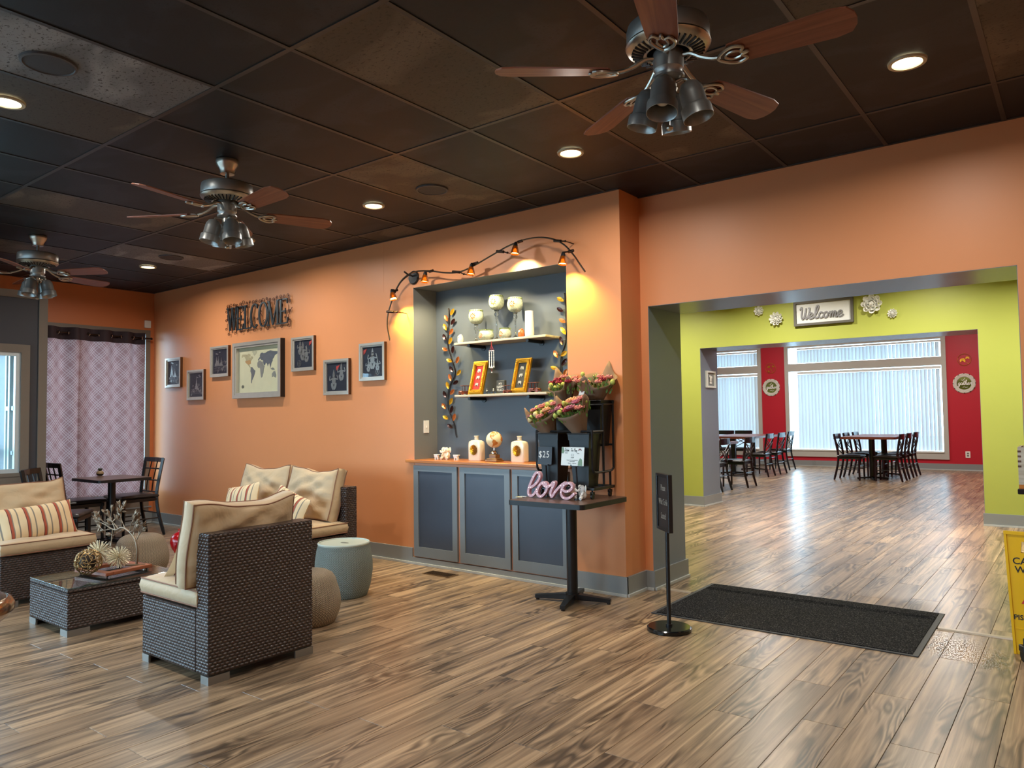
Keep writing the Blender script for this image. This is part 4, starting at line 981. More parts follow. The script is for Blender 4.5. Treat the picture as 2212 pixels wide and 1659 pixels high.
# ------------------------------------------------------------------ flexible track light above the niche
RY_ = 2.655
rp = [(842,733),(837,705),(838,680),(845,655),(856,625),(870,603),(893,588),(925,585),(960,589),(990,588),(1020,576),(1060,553),(1095,533),(1130,519),(1165,513),(1196,517),(1220,530),(1240,552),(1255,574),(1264,587)]
o0 = onY(895, 600, YB)
rail = thing('track_light', 'wavy black track light with amber glass spots above the niche', 'lamp', (o0.x, YB, o0.z))
RP = [tuple(onY(x, y, RY_)-Vector(rail.location)) for x, y in rp]
B().tube(smooth_path(RP, 5), .0065, 8).build('rail', M('aged_bronze_rail', (74, 62, 50), .3, .8, .1), rail)
B().tube([tuple(Vector(q)+Vector((0, 0, -.012))) for q in smooth_path(RP, 5)][:30], .0028, 6).build('feed_wire', BRNZ, rail)
c = B(); c.x = rot('X', 90); c.lathe([(0, .0), (.062, .0), (.062, .012), (.055, .02), (.0, .022)], 32); c.x = None; c.tube([(0, -.02, .01), (-.03, -.06, .03), (-.03, RY_-YB, .045)], .008, 8); c.build('wall_mount', BLK, rail)
SPOTC = (1.0, .86, .54)
for k, (x, y, px_, py_, jx, jy) in enumerate([(848, 636, -.1, 0, 855, 628), (918, 598, 0, 0, 932, 586), (1018, 581, 0, 0, 1028, 569), (1113, 536, 0, 0, 1124, 522), (1216, 558, 0, 0, 1234, 543)]):
    c = onY(x, y, RY_-.03)-Vector(rail.location); j = onY(jx, jy, RY_)-Vector(rail.location)
    o = B().tube([tuple(j+Vector((-.025, 0, .0))), tuple(j+Vector((.02, 0, .004)))], .0115, 10).tube([tuple(j), tuple(Vector((c.x, c.y, c.z+.045)))], .0055, 8).build('connector', BRNZ, rail)
    b = B(); b.x = at(c.x, c.y, c.z) @ rot('X', -8 if k else -4) @ rot('Y', 0 if k else -18)
    b.lathe([(0, .052), (.008, .05), (.015, .036), (.019, .018), (.02, .012), (0, .012)], 20); o = b.build('spot_head', BLK, rail)
    b = B(); b.x = at(c.x, c.y, c.z) @ rot('X', -8 if k else -4) @ rot('Y', 0 if k else -18)
    b.lathe([(.019, .016), (.025, 0), (.0315, -.028), (.035, -.048), (.033, -.048), (.029, -.026), (.022, 0), (.017, .014)], 24); b.build('amber_shade', AMB, o)
    b = B(); b.x = at(c.x, c.y, c.z) @ rot('X', -8 if k else -4) @ rot('Y', 0 if k else -18)
    b.lathe([(0, -.034), (.024, -.036), (.02, -.01), (0, 0)], 16); b.build('bulb', emit('halogen_bulb', (255, 200, 110), 26), o)
    l = bpy.data.lights.new('track_spot', 'SPOT'); l.energy = 38 if k in (0, 4) else 36; l.color = (1.0, .72, .13) if k in (0, 4) else SPOTC; l.spot_size = math.radians(118); l.spot_blend = .85; l.shadow_soft_size = .02
    lo = bpy.data.objects.new('track_spot', l); COL.objects.link(lo); lo.location = Vector(rail.location)+c+Vector((0, -.0, -.062))
    lo.rotation_euler = (math.radians(16 if k == 4 else 27), 0, 0) if k else (math.radians(10), math.radians(-14), 0)
for jx, jy, ex, ey in ((985, 587, 1002, 592), (1080, 543, 1096, 546), (1204, 520, 1221, 521), (843, 673, 858, 674)):
    a = onY(jx-7, jy, RY_)-Vector(rail.location); b_ = onY(jx+8, jy+1, RY_)-Vector(rail.location); e = onY(ex, ey, RY_-.02)-Vector(rail.location)
    B().tube([tuple(a), tuple(b_)], .0115, 10).tube([tuple(b_), tuple(e)], .005, 8).ball(tuple(e), .009, 10).tube([tuple(e), (e.x, YB-RY_+RY_-YB, e.z)], .004, 6).build('standoff', BRNZ, rail)
# ================================================================== ORANGE WALL ART
FRM = M('pewter_frame_moulding', (206, 200, 188), .3, .55, .08, 20); FRB = M('bronze_frame_edge', (96, 66, 42), .4, .5, .1)
def wframe(x, z, w, h, label, d=.035, fw=.036, art=None, inner=NAVY, edge=FRB):
    t = thing('framed_picture', label, 'picture', (x, YB-.0005, z)); w2_, h2 = w/2, h/2
    f = B()
    for a, b_, y0, y1 in ((.0, fw*.62, -d, -.002), (fw*.62, fw, -d+.01, -.002)):
        f.box((-w2_+a, y0, -h2+a), (-w2_+b_, y1, h2-a)).box((w2_-b_, y0, -h2+a), (w2_-a, y1, h2-a)).box((-w2_+b_, y0, -h2+a), (w2_-b_, y1, -h2+b_)).box((-w2_+b_, y0, h2-b_), (w2_-b_, y1, h2-a))
    f.build('frame_moulding', FRM, t, False)
    B().box((-w2_-.001, -d+.004, -h2-.001), (-w2_+.004, 0, h2+.001)).box((w2_-.004, -d+.004, -h2-.001), (w2_+.001, 0, h2+.001)).build('frame_edge', edge, t, False)
    B().box((-w2_+fw, -.012, -h2+fw), (w2_-fw, -.002, h2-fw)).build('print', inner, t, False)
    B().box((-w2_+fw, -d+.013, -h2+fw), (w2_-fw, -d+.015, h2-fw)).build('picture_glass', PICG, t, False)
    if art: art(t, w2_-fw, h2-fw)
def spires(seed, n=3, clouds=True, cluster=False):
    def f(t, w, h):
        rnd = random.Random(seed); b = B(); y0, y1 = -.0145, -.012
        for k in range(n):
            cx = (rnd.uniform(-.55, .55) if n > 1 else 0)*w; bw = rnd.uniform(.16, .26)*w; top = rnd.uniform(.3, .75)*h; bot = -.35*h
            H = top-bot; P = []
            lv = [(1, 0), (1, .08), (.75, .1), (.75, .22), (.5, .26), (.46, .4), (.26, .46), (.22, .6), (.1, .7), (.03, 1)]
            P = [(cx+bw*a, bot+H*c) for a, c in lv]+[(cx-bw*a, bot+H*c) for a, c in reversed(lv)]
            b.prism(P, y0, y1, 'xz')
        for k in range(5):
            zz = -.38*h-.09*h*k; b.ribbon([(-.85*w+.1*w*(k % 2), zz), (0, zz+.02*h), (.8*w, zz)], .012*h, .002, 'xz', y0)
        for k in range(26 if cluster else 10):
            cx, cz = rnd.uniform(-.8, .8)*w, rnd.uniform(-.85, 0 if cluster else -.4)*h; r = rnd.uniform(.03, .07)*w
            b.ribbon([(cx+r*math.cos(i), cz+r*1.3*math.sin(i*1.1)) for i in range(6)], .004, .002, 'xz', y0)
        for k in range(3 if clouds else 1):
            cx, cz = rnd.uniform(-.6, .6)*w, rnd.uniform(.6, .85)*h; b.prism([(cx-.12*w, cz), (cx-.05*w, cz+.04*h), (cx+.05*w, cz+.05*h), (cx+.13*w, cz), (cx, cz-.03*h)], y0, y1, 'xz')
        b.build('silver_drawing', SILV, t, False)
    return f
def figures(seed, flag=None, wheel=True):
    def f(t, w, h):
        rnd = random.Random(seed); b = B(); y0, y1 = -.0145, -.012
        def ell(cx, cz, a, c, r=0, n=14): b.prism([(cx+a*math.cos(2*PI*i/n)*math.cos(r)-c*math.sin(2*PI*i/n)*math.sin(r), cz+a*math.cos(2*PI*i/n)*math.sin(r)+c*math.sin(2*PI*i/n)*math.cos(r)) for i in range(n)], y0, y1, 'xz')
        for (cx, cz, s) in ([(-.05, .1, 1.0), (-.45, -.3, .6), (.45, -.25, .6)] if seed == 3 else [(-.35, -.3, .9), (.4, .25, .8)] if seed == 2 else [(-.1, .1, .9), (.3, -.1, .8), (-.4, .4, .7)]):
            S_ = s*.5*w; X, Z = cx*w, cz*h
            b.prism([(X-.25*S_, Z+.95*S_), (X, Z+1.7*S_), (X+.25*S_, Z+.95*S_)], y0, y1, 'xz'); ell(X, Z+.8*S_, .24*S_, .3*S_); ell(X, Z+.1*S_, .42*S_, .55*S_); ell(X-.3*S_, Z-.7*S_, .25*S_, .55*S_, .4); ell(X+.3*S_, Z-.7*S_, .25*S_, .55*S_, -.4)
            b.ribbon(smooth_path([(X-.35*S_, Z+.4*S_), (X-.9*S_, Z+.2*S_), (X-.8*S_, Z+.8*S_)], 4), .16*S_, .002, 'xz', y0); b.ribbon(smooth_path([(X+.35*S_, Z+.4*S_), (X+.9*S_, Z+.3*S_), (X+.7*S_, Z+.9*S_)], 4), .16*S_, .002, 'xz', y0)
        if wheel:
            cx, cz, R = (.45*w if seed == 3 else -.5*w), -.68*h, .2*w
            b.ribbon([(cx+R*math.cos(2*PI*i/18), cz+R*math.sin(2*PI*i/18)) for i in range(19)], .02*w, .002, 'xz', y0)
            for i in range(4): b.ribbon([(cx-R*math.cos(PI*i/4), cz-R*math.sin(PI*i/4)), (cx+R*math.cos(PI*i/4), cz+R*math.sin(PI*i/4))], .012*w, .002, 'xz', y0)
        b.build('silver_drawing', SILV, t, False)
        if flag: B().prism([(flag[0]*w, flag[1]*h), ((flag[0]+.35)*w, (flag[1]+.1)*h), ((flag[0]+.2)*w, (flag[1]-.15)*h), ((flag[0]+.02)*w, (flag[1]-.3)*h)], y0-.0005, y1, 'xz').build('red_pennant', M('red_pennant', (168, 52, 44), .6), t, False)
    return f
wframe(-6.815, 1.893, .365, .365, 'leftmost framed silver temple drawing, nearest the curtained window', art=spires(1, 3))
wframe(-6.285, 1.722, .375, .36, 'framed silver temple drawing with small clouds, second from the left and hung low', art=spires(2, 1, cluster=True))
wframe(-5.765, 1.975, .38, .355, 'framed silver temple drawing just left of the world map', art=spires(3, 3, cluster=True))
wframe(-4.205, 1.967, .372, .352, 'framed silver chariot drawing just right of the world map', art=figures(1, (.6, .85)))
wframe(-3.672, 1.706, .38, .35, 'framed silver drawing with a red pennant, low between the map and the track light', art=figures(2, (-.1, .75), False))
wframe(-3.152, 1.828, .35, .355, 'framed silver warrior and wheel drawing, nearest the niche', art=figures(3, (-.95, .8)))
def worldmap(t, w, h):
    cols = {'north_america': (168, 158, 122), 'greenland': (176, 172, 142), 'south_america': (98, 100, 102), 'africa': (128, 126, 118), 'europe_asia': (88, 92, 100), 'australia': (130, 130, 122), 'indonesia': (120, 120, 112)}
    for k, P in LAND.items():
        if k == 'antarctica': continue
        B().prism([(x/180*w*.95, (y+2)/95*h*.95*(1.0 if y > 0 else 1.15)) for x, y in P], -.0135, -.012, 'xz').build(k+'_shape', M('map_'+k, cols[k], .7, 0, .25, 25), t, False)
    B().prism([(-.68*w, .42*h), (-.42*w, .46*h), (-.40*w, .30*h), (-.5*w, .24*h), (-.66*w, .34*h)], -.0142, -.012, 'xz').build('united_states_shape', M('map_ochre', (176, 136, 86), .7), t, False)
    b = B(); b.ribbon([(-.8*w+.055*w*math.cos(2*PI*i/20), -.72*h+.055*h*math.sin(2*PI*i/20)) for i in range(21)], .004, .001, 'xz', -.0135)
    for i in range(4): b.ribbon([(-.8*w-.08*w*math.cos(PI*i/4), -.72*h-.08*h*math.sin(PI*i/4)), (-.8*w+.08*w*math.cos(PI*i/4), -.72*h+.08*h*math.sin(PI*i/4))], .003, .001, 'xz', -.0135)
    b.build('compass_rose', M('map_ink', (70, 70, 66), .7), t, False)
wframe(-4.995, 1.845, .90, .62, 'large framed vintage world map under the WELCOME lettering', d=.06, fw=.06, art=worldmap, inner=M('aged_map_paper', (206, 200, 164), .7, 0, .08, 12), edge=BLK)
# WELCOME wrought metal lettering
wm = thing('welcome_wall_sign', 'dark wrought metal WELCOME lettering with scrolls above the map', 'sign', (-5.03, YB-.02, 2.44))
SLT = M('slate_blue_metal', (58, 68, 74), .4, .5, .1); SCR = M('dark_copper_scroll', (74, 44, 36), .4, .7, .1)
def serif(ch, x, w, h):
    b = B(); k = .028; t_ = .012; z0, z1 = -h/2, h/2; y = -.012
    def st(p, q, wd=k): b.ribbon([p, q], wd, t_, 'xz', y)
    def sf(cx, z, l=.06): b.box((cx-l/2, y, z-.007), (cx+l/2, y+t_, z+.007))
    if ch == 'W': st((x, z1), (x+w*.28, z0)); st((x+w*.28, z0), (x+w*.5, z1), .016); st((x+w*.5, z1), (x+w*.75, z0)); st((x+w*.75, z0), (x+w, z1), .016); sf(x, z1); sf(x+w*.5, z1); sf(x+w, z1)
    if ch in 'EL':
        st((x+.02, z0), (x+.02, z1)); sf(x+.02, z1); b.box((x, y, z0-.007), (x+w, y+t_, z0+.007)); st((x+w, z0), (x+w+.01, z0+.06), .012)
        if ch == 'E': b.box((x, y, z1-.007), (x+w, y+t_, z1+.007)); b.box((x, y, -.007), (x+w*.75, y+t_, .007)); st((x+w, z1), (x+w, z1-.05), .012); st((x+w*.75, -.03), (x+w*.75, .03), .01)
    if ch in 'CO':
        n = 24; a0, a1 = ((50, 310) if ch == 'C' else (0, 360)); P = [(x+w/2+w/2*math.cos(math.radians(a0+(a1-a0)*i/n)), h/2*1.02*math.sin(math.radians(a0+(a1-a0)*i/n))) for i in range(n+1)]
        b.ribbon(P, [.012+.018*abs(math.cos(math.radians(a0+(a1-a0)*i/n))) for i in range(n+1)], t_, 'xz', y)
        if ch == 'C': st((x+w*.82, h*.3), (x+w*.86, h*.48), .012)
    if ch == 'M': st((x, z0), (x+.01, z1), .016); st((x+.01, z1), (x+w*.5, z0)); st((x+w*.5, z0), (x+w-.01, z1), .016); st((x+w-.01, z1), (x+w, z0)); sf(x, z0); sf(x+w, z0); sf(x+.0, z1, .04); sf(x+w, z1, .04)
    b.build('letter', SLT, wm, False)
for ch, x, w in (('W', -.56, .17), ('E', -.38, .12), ('L', -.235, .13), ('C', -.10, .14), ('O', .055, .15), ('M', .225, .17), ('E', .43, .13)): serif(ch, x, w, .255)
random.seed(11); b = B()
def spiral(cx, cz, r, a0, d, turns=1.15, tail=.06):
    P = []
    for i in range(18):
        u = i/17; a = a0+d*u*turns*2*PI; P.append((cx+r*(1-.75*u)*math.cos(a), cz+r*(1-.75*u)*math.sin(a)))
    a = a0; P = [(P[0][0]-d*-math.sin(a)*tail, P[0][1]-d*math.cos(a)*tail)]+P
    b.ribbon(smooth_path(P, 2), .0045, .004, 'xz', -.004)
for k in range(19):
    x = -.57+k*.063; up_ = k % 2; spiral(x, .145+random.uniform(0, .02), random.uniform(.018, .03), PI if up_ else 0, -1 if up_ else 1); 
    if k % 2 == 0: spiral(x+.02, -.15-random.uniform(0, .012), random.uniform(.016, .026), PI if up_ else 0, 1 if up_ else -1)
    spiral(x+.02, random.uniform(-.08, .08), random.uniform(.014, .03), random.uniform(0, 6), random.choice((-1, 1)))
for s_ in (-1, 1): 
    for z in (-.1, 0, .1): spiral(s_*.6, z, .02, 0 if s_ < 0 else PI, s_)
b.build('scrollwork', SCR, wm, False)['kind'] = 'stuff'
# ================================================================== RATTAN SEATING
def cushion_b(w, d, h, puff=.012, wr=.006, seed=0, n=22, e=.42, sag=0.0):
    """boxed cushion centred on its base, soft edges and wrinkles"""
    b = B(); idx = {}; rnd = random.Random(seed); ph = [rnd.uniform(0, 6) for _ in range(6)]
    def pt(u, v_, s):
        k = (1-abs(u)**6)*(1-abs(v_)**6); r = max(0.0, k)
        x = u*w/2*(1-.02*(1-abs(v_)**2)*0); y = v_*d/2
        zz = h*(.5+.5*s*(.72+.28*min(1, r**e)))+s*puff*(1-u*u)*(1-v_*v_)
        zz += wr*s*math.sin(7*u+ph[0]+2*math.sin(3*v_+ph[1]))*math.cos(5*v_+ph[2])*(1-u**4)*(1-v_**4)
        zz += wr*.6*s*math.sin(11*u*v_+ph[3]+3*u)*math.sin(9*v_+2*u+ph[4])*(1-u**4)*(1-v_**4)
        if sag: y += (.28*sag*math.cos(3.1*u+ph[5])-.35*sag*(1-abs(u)**3)+.06*sag*math.sin(8*u+ph[1]))*(.5+.5*v_)**2; x += sag*.12*math.sin(3*v_+ph[2])*u
        return (x, y, zz)
    vs = []
    for s in (-1, 1):
        for i in range(n+1):
            for j in range(n+1): vs.append(pt(-1+2*i/n, -1+2*j/n, s))
    N = (n+1)**2; fs = []
    for i in range(n):
        for j in range(n):
            a, b_, c, d_ = i*(n+1)+j, (i+1)*(n+1)+j, (i+1)*(n+1)+j+1, i*(n+1)+j+1
            fs += [(a, d_, c, b_), (N+a, N+b_, N+c, N+d_)]
    ring = [i*(n+1) for i in range(n+1)]+[n*(n+1)+j for j in range(1, n+1)]+[i*(n+1)+n for i in range(n-1, -1, -1)]+[j for j in range(n-1, 0, -1)]
    # bulging side walls
    M_ = len(ring); mid = []
    for q in ring:
        x, y, _ = vs[q]; L_ = math.hypot(x, y); mid.append(len(vs)); vs.append((x*(1+.012/L_*1.0), y*(1+.012/L_), h*.5))
    for k in range(M_):
        l = (k+1) % M_; fs += [(ring[k], ring[l], mid[l], mid[k]), (mid[k], mid[l], N+ring[l], N+ring[k])]
    b._a(vs, fs); b.edges = ([vs[q] for q in ring], [vs[N+q] for q in ring]); return b
def cushion(name, w, d, h, parent, mtx, seed=0, puff=.012, wr=.006, mat=None, sag=0.0):
    b = cushion_b(w, d, h, puff, wr, seed, sag=sag); o = b.build(name, mat or FAB, parent, True, ang=80); o.matrix_local = mtx
    p = B()
    for e in b.edges: p.tube([(x*1.004, y*1.004, z) for x, y, z in e], .0038, 5, closed=True)
    p.build('piping', FABP, o); return o
SILF = M('satin_aluminium_foot', (140, 136, 130), .45, .6, .05)
def rattan_chair(label, w, loc, rz, seed):
    """armless rattan section: front faces +y locally, width along x, back panel at -y"""
    t = thing('rattan_lounge_chair', label, 'chair', loc, rz, 'dark rattan lounge chairs'); D = .665; hw = w/2
    B().bbox((-hw, -D/2+.121, .042), (hw, D/2, .352), .004).build('base_body', WIC, t, False)
    B().bbox((-hw, -D/2, .042), (hw, -D/2+.12, .735), .006).build('back_panel', WIC, t, False)
    for sx in (-1, 1):
        for sy in (-1, 1):
            x, y = sx*hw, sy*D/2; b = B()
            b.box((min(x, x-sx*.115), min(y, y-sy*.012), 0), (max(x, x-sx*.115), max(y, y-sy*.012), .04)).box((min(x, x-sx*.012), min(y-sy*.0125, y-sy*.07), 0), (max(x, x-sx*.012), max(y-sy*.0125, y-sy*.07), .04)); b.build('foot', SILF, t, False)
    cushion('seat_cushion', w+.0, .575, .105, t, at(0, .06, .353), seed, .008, .004)
    return t
def back_cush(t, w, seed, lean=14, h=.42, th=.13, dx=0, dz=.462, y=-.125, yaw=0, roll=0):
    return cushion('back_cushion', w, h, th, t, at(dx, y, dz) @ rot('Z', yaw) @ rot('Y', roll) @ rot('X', 90+lean) @ at(0, h/2, -th/2), seed, .02, .017, sag=.05)
rc = rattan_chair('nearest rattan lounge chair, seen from behind beside the small knitted pouf', .62, (-1.6375, .336, 0), PI/2, 1)
back_cush(rc, .60, 4, 10, dx=-.045)
rl = rattan_chair('rattan lounge chair at the left edge, facing the coffee table', .62, (-4.222, .275, 0), -PI/2, 2)
back_cush(rl, .66, 5, 18, dx=.02, h=.39, roll=5, dz=.45)
ra = rattan_chair('right one of the two rattan chairs near the orange wall, behind the tall side table', .62, (-2.985, 1.80, 0), PI, 3)
back_cush(ra, .62, 6, 16, h=.42, dx=.07)
rb = rattan_chair('left one of the two rattan chairs near the orange wall, mostly hidden', .62, (-3.70, 1.80, 0), PI, 8)
back_cush(rb, .62, 9, 16, h=.42, dx=.03, yaw=4)
def pillow(label, loc, rotm, seed, w=.46, h=.27, th=.13):
    b = B(); n = 18; vs = []; rnd = random.Random(seed)
    for s in (-1, 1):
        for i in range(n+1):
            for j in range(n+1):
                u, v_ = -1+2*i/n, -1+2*j/n; k = max(0, (1-abs(u)**2.6)*(1-abs(v_)**2.4))**.62
                px_ = u*w/2*(1-.05*(1-v_*v_)*abs(u)); pz = v_*h/2*(1-.07*(1-u*u)*abs(v_))
                vs.append((px_, s*th/2*k+.004*math.sin(9*u+seed)*math.cos(6*v_)*k, pz))
    N = (n+1)**2; fs = []
    for i in range(n):
        for j in range(n):
            a, b_, c, d_ = i*(n+1)+j, (i+1)*(n+1)+j, (i+1)*(n+1)+j+1, i*(n+1)+j+1
            fs += [(a, b_, c, d_), (N+a, N+d_, N+c, N+b_)]
    b._a(vs, fs); o = b.build('striped_pillow', STR, None, True, ang=80)
    o.matrix_world = Matrix.Translation(loc) @ rotm; tag(o, label, 'pillow', 'striped lumbar pillows'); return o
pillow('striped pillow on the rattan chair at the left edge of the photo', (-4.07, .255, .56), rot('Z', 90) @ rot('X', -24) @ rot('Y', -4), 1, .52)
pillow('striped pillow on the nearest rattan chair, tucked in front of its back cushion', (-1.765, .30, .545), rot('Z', 90) @ rot('X', 38), 2, .46)
pillow('striped pillow in front of the right cushion of the far rattan pair', (-3.0, 1.70, .58), rot('X', -16) @ rot('Y', 14), 3, .46)
pillow('striped pillow peeking up behind the near chair, left of the far pair', (-3.71, 1.72, .60), rot('X', -16) @ rot('Y', -10), 4, .46)
# coffee table with glass top
t = thing('rattan_coffee_table', 'low dark rattan coffee table with a glass top', 'table', (-3.055, .297, 0))
B().bbox((-.29, -.337, .042), (.29, .337, .262), .004).build('table_body', WIC, t, False)
B().bbox((-.292, -.3372, .263), (.292, .3372, .282), .004).build('rim', WIC, t, False); B().box((-.28, -.327, .2825), (.28, .327, .284)).build('woven_top', WICT, t, False)
B().bbox((-.29, -.337, .2845), (.29, .337, .2905), .001).build('glass_top', TINT, t, False)
for sx in (-1, 1):
    for sy in (-1, 1):
        x, y = sx*.29, sy*.337
        B().box((min(x, x-sx*.1), min(y, y-sy*.012), 0), (max(x, x-sx*.1), max(y, y-sy*.012), .04)).box((min(x, x-sx*.012), min(y-sy*.0125, y-sy*.13), 0), (max(x, x-sx*.012), max(y-sy*.0125, y-sy*.13), .04)).build('foot', SILF, t, False)
TT = .291
def P2(px, py, z): p = onZ(px, py, z); return p.x, p.y
# tray of two cedar boards on ball feet
x, y = P2(230, 1228, TT+.03)
t = thing('wooden_tray', 'square reddish wooden tray frame on ball feet on the coffee table', 'tray', (-3.06, .36, TT), math.radians(10))
W2 = .165
for a, b_ in (((-W2, -W2), (W2, -W2+.05)), ((-W2, W2-.05), (W2, W2)), ((-W2, -W2+.05), (-W2+.05, W2-.05)), ((W2-.05, -W2+.05), (W2, W2-.05))):
    B().bbox((a[0], a[1], .014), (b_[0], b_[1], .036), .002).build('board', W_TRAY, t, False)
for sx in (-1, 1):
    for sy in (-1, 1): B().ball((sx*(W2-.025), sy*(W2-.025), .007), .0072, 10).build('ball_foot', BRNZ, t)
# spiky starburst balls
def burst(x, y, z, r, label, seed):
    t = thing('starburst_ornament', label, 'ornament', (x, y, z+r*.93), 0, 'champagne starburst ornaments'); rnd = random.Random(seed); b = B(); n = 130
    for k in range(n):
        ph = math.acos(1-2*(k+.5)/n); th = PI*(1+5**.5)*k; d = Vector((math.cos(th)*math.sin(ph), math.sin(th)*math.sin(ph), math.cos(ph)))
        L_ = r*rnd.uniform(.88, 1); 
        if d.z < -.9: L_ = r*.9
        b.tube([tuple(d*.006), tuple(d*L_)], [.0014, .0026], 4)
    b.ball((0, 0, 0), .012, 10); o = b.build('spikes', M('champagne_metal', (232, 220, 188), .35, .3, .1), t); o['kind'] = 'stuff'
x, y = P2(258, 1222, TT+.036); x, y = P2(256, 1203, TT+.112); burst(x, y, TT+.036, .078, 'spiky champagne starburst ball on the front board of the tray', 1)
burst(-3.22, .33, TT+.036, .086, 'spiky champagne starburst ball behind the lattice ball', 2)
x, y = P2(190, 1214, TT+.11)
t = thing('lattice_ball', 'round gold lattice ball standing on the glass top', 'ornament', (x, y, TT+.036+.076)); rnd = random.Random(4); b = B(); R_ = .079
bm = bmesh = __import__('bmesh').new(); __import__('bmesh').ops.create_icosphere(bm, subdivisions=3, radius=R_)
for v_ in bm.verts: v_.co += Vector((rnd.uniform(-1, 1), rnd.uniform(-1, 1), rnd.uniform(-1, 1)))*.0035
rem = set()
for e in bm.edges:
    if rnd.random() < .22: continue
    b.tube([tuple(e.verts[0].co), tuple(e.verts[1].co)], .0026, 4, False)
bm.free(); o = b.build('lattice', M('antique_gold_wire', (158, 128, 84), .32, .8, .15), t); o['kind'] = 'stuff'
B().ball((0, 0, 0), .05, 16).build('core', M('dark_core', (50, 38, 28), .7), t)
# metal branch tree sculpture
x, y = P2(297, 1219, TT+.036); x -= .095*1.55; y -= .03
t = thing('branch_sculpture', 'bronze metal branch sculpture with leaf buds arching over the tray', 'ornament', (x, y, TT+.036)); rnd = random.Random(12); t.scale = (1.55, 1.2, 1.45)
br = B(); lf = B()
def leafy(p, d, n=3):
    for k in range(n):
        q = d.normalized()*.02*(k*.5+.3)+Vector((rnd.uniform(-1, 1), rnd.uniform(-.6, .6), rnd.uniform(-1, 1)))*.014
        a = p+d*rnd.uniform(.3, 1); e = a+q.normalized()*.026; m_ = (a+e)/2; lf.tube([tuple(a), tuple(m_), tuple(e)], [.002, .0062, .0015], 6)
def branch(p, d, L_, r, dep):
    pts = [p]; cur = Vector(p); dd = d.normalized()
    for k in range(4):
        dd = (dd+Vector((rnd.uniform(-.25, .25), rnd.uniform(-.15, .15), rnd.uniform(-.2, .2)))).normalized(); cur = cur+dd*L_/4; pts.append(tuple(cur))
    br.tube(pts, [r*(1-.12*k) for k in range(5)], 6)
    if dep == 0: leafy(cur-dd*.02, dd*.025, 9); return
    for k in range(2+(dep > 1)):
        i = rnd.choice((2, 3, 4)); branch(pts[i], dd+Vector((rnd.uniform(-.9, .9), rnd.uniform(-.5, .5), rnd.uniform(-.3, .9))), L_*.62, r*.65, dep-1)
    leafy(cur, dd*.02, 6)
arc = smooth_path([(.095, .02, .0), (.10, .02, .07), (.07, .015, .13), (.0, 0, .165), (-.06, -.01, .15), (-.12, -.02, .165)], 5)
br.tube(arc, [.0065-.0035*i/len(arc) for i in range(len(arc))], 8)
for i, d in ((8, (.5, .2, .6)), (10, (-.1, .1, 1)), (12, (.6, 0, .8)), (14, (-.5, 0, .7)), (16, (.2, 0, .9)), (18, (-.6, 0, .4)), (20, (-.4, .1, .8)), (22, (-.8, 0, -.2)), (24, (-.6, 0, .8)), (12, (.9, 0, .1)), (20, (-.2, 0, -.7)), (25, (-1, 0, .1))):
    branch(arc[min(i, len(arc)-1)], Vector(d), .065, .0035, 1)
br.tube([(.07, -.03, 0), (.125, .05, 0)], .004, 6); br.tube(smooth_path([(-.075, -.02, -.0), (-.08, -.02, .06), (-.075, -.015, .15)], 3), .0035, 6)
MB_ = M('antique_bronze', (128, 106, 84), .4, .6, .12)
br.build('branches', MB_, t); o = lf.build('leaf_buds', MB_, t); o['kind'] = 'stuff'
# knitted side table and poufs
t = thing('knitted_side_table', 'tall sage green knitted drum side table with a tray lid', 'side table', (-2.235, 1.63, 0))
B().lathe([(0, 0), (.165, 0), (.172, .01), (.195, .08), (.21, .18), (.208, .25), (.195, .34), (.185, .375), (0, .375)], 64).build('drum', KN_G, t, ang=60)
o = B().lathe([(.186, .372), (.19, .382), (.186, .389), (.180, .389), (.177, .381), (0, .381)], 64).build('lid', M('sage_lid', (176, 186, 176), .4, 0, .04), t)
B().lathe([(0, .382), (.026, .382), (.026, .3815), (0, .3815)], 24, (.01, 0, 0), 1.6, .7).build('thumb_slot', M('slot_shadow_grey', (96, 104, 98), .6), o)
def pouf(x, y, r, h, label):
    b = B(); pr_ = [(0, 0), (r*.76, 0), (r*.82, .006)]+[(r*(.82+.18*math.sin(PI*(i/8)**.9)), .006+(h*.80)*i/8) for i in range(1, 8)]+[(r*.84, h*.82), (r*.74, h*.91), (r*.58, h*.965), (r*.3, h*.995), (0, h)]
    o = b.lathe(pr_, 64).build('knitted_pouf', KN_T, None, ang=70); o.location = (x, y, 0); tag(o, label, 'pouf', 'taupe knitted poufs'); return o
pouf(-1.845, 1.02, .205, .335, 'taupe knitted pouf beside the nearest rattan chair'); pouf(-4.28, 1.13, .22, .34, 'taupe knitted pouf beyond the coffee table, behind the branch sculpture')
x, y = P2(393, 1172, .375)
t = thing('red_ceramic_vase', 'glossy red ceramic floor vase glimpsed left of the nearest back cushion', 'vase', (x, y, 0))
B().lathe([(0, 0), (.045, 0), (.05, .01), (.034, .06), (.024, .16), (.028, .25), (.05, .3), (.076, .345), (.084, .38), (.078, .415), (.055, .445), (.03, .458), (.026, .47), (.032, .478), (.024, .478), (.02, .46)], 32).build('vase_body', M('red_crackle_glaze', (164, 14, 20), .12, 0, .3, 60, .2, 120), t)
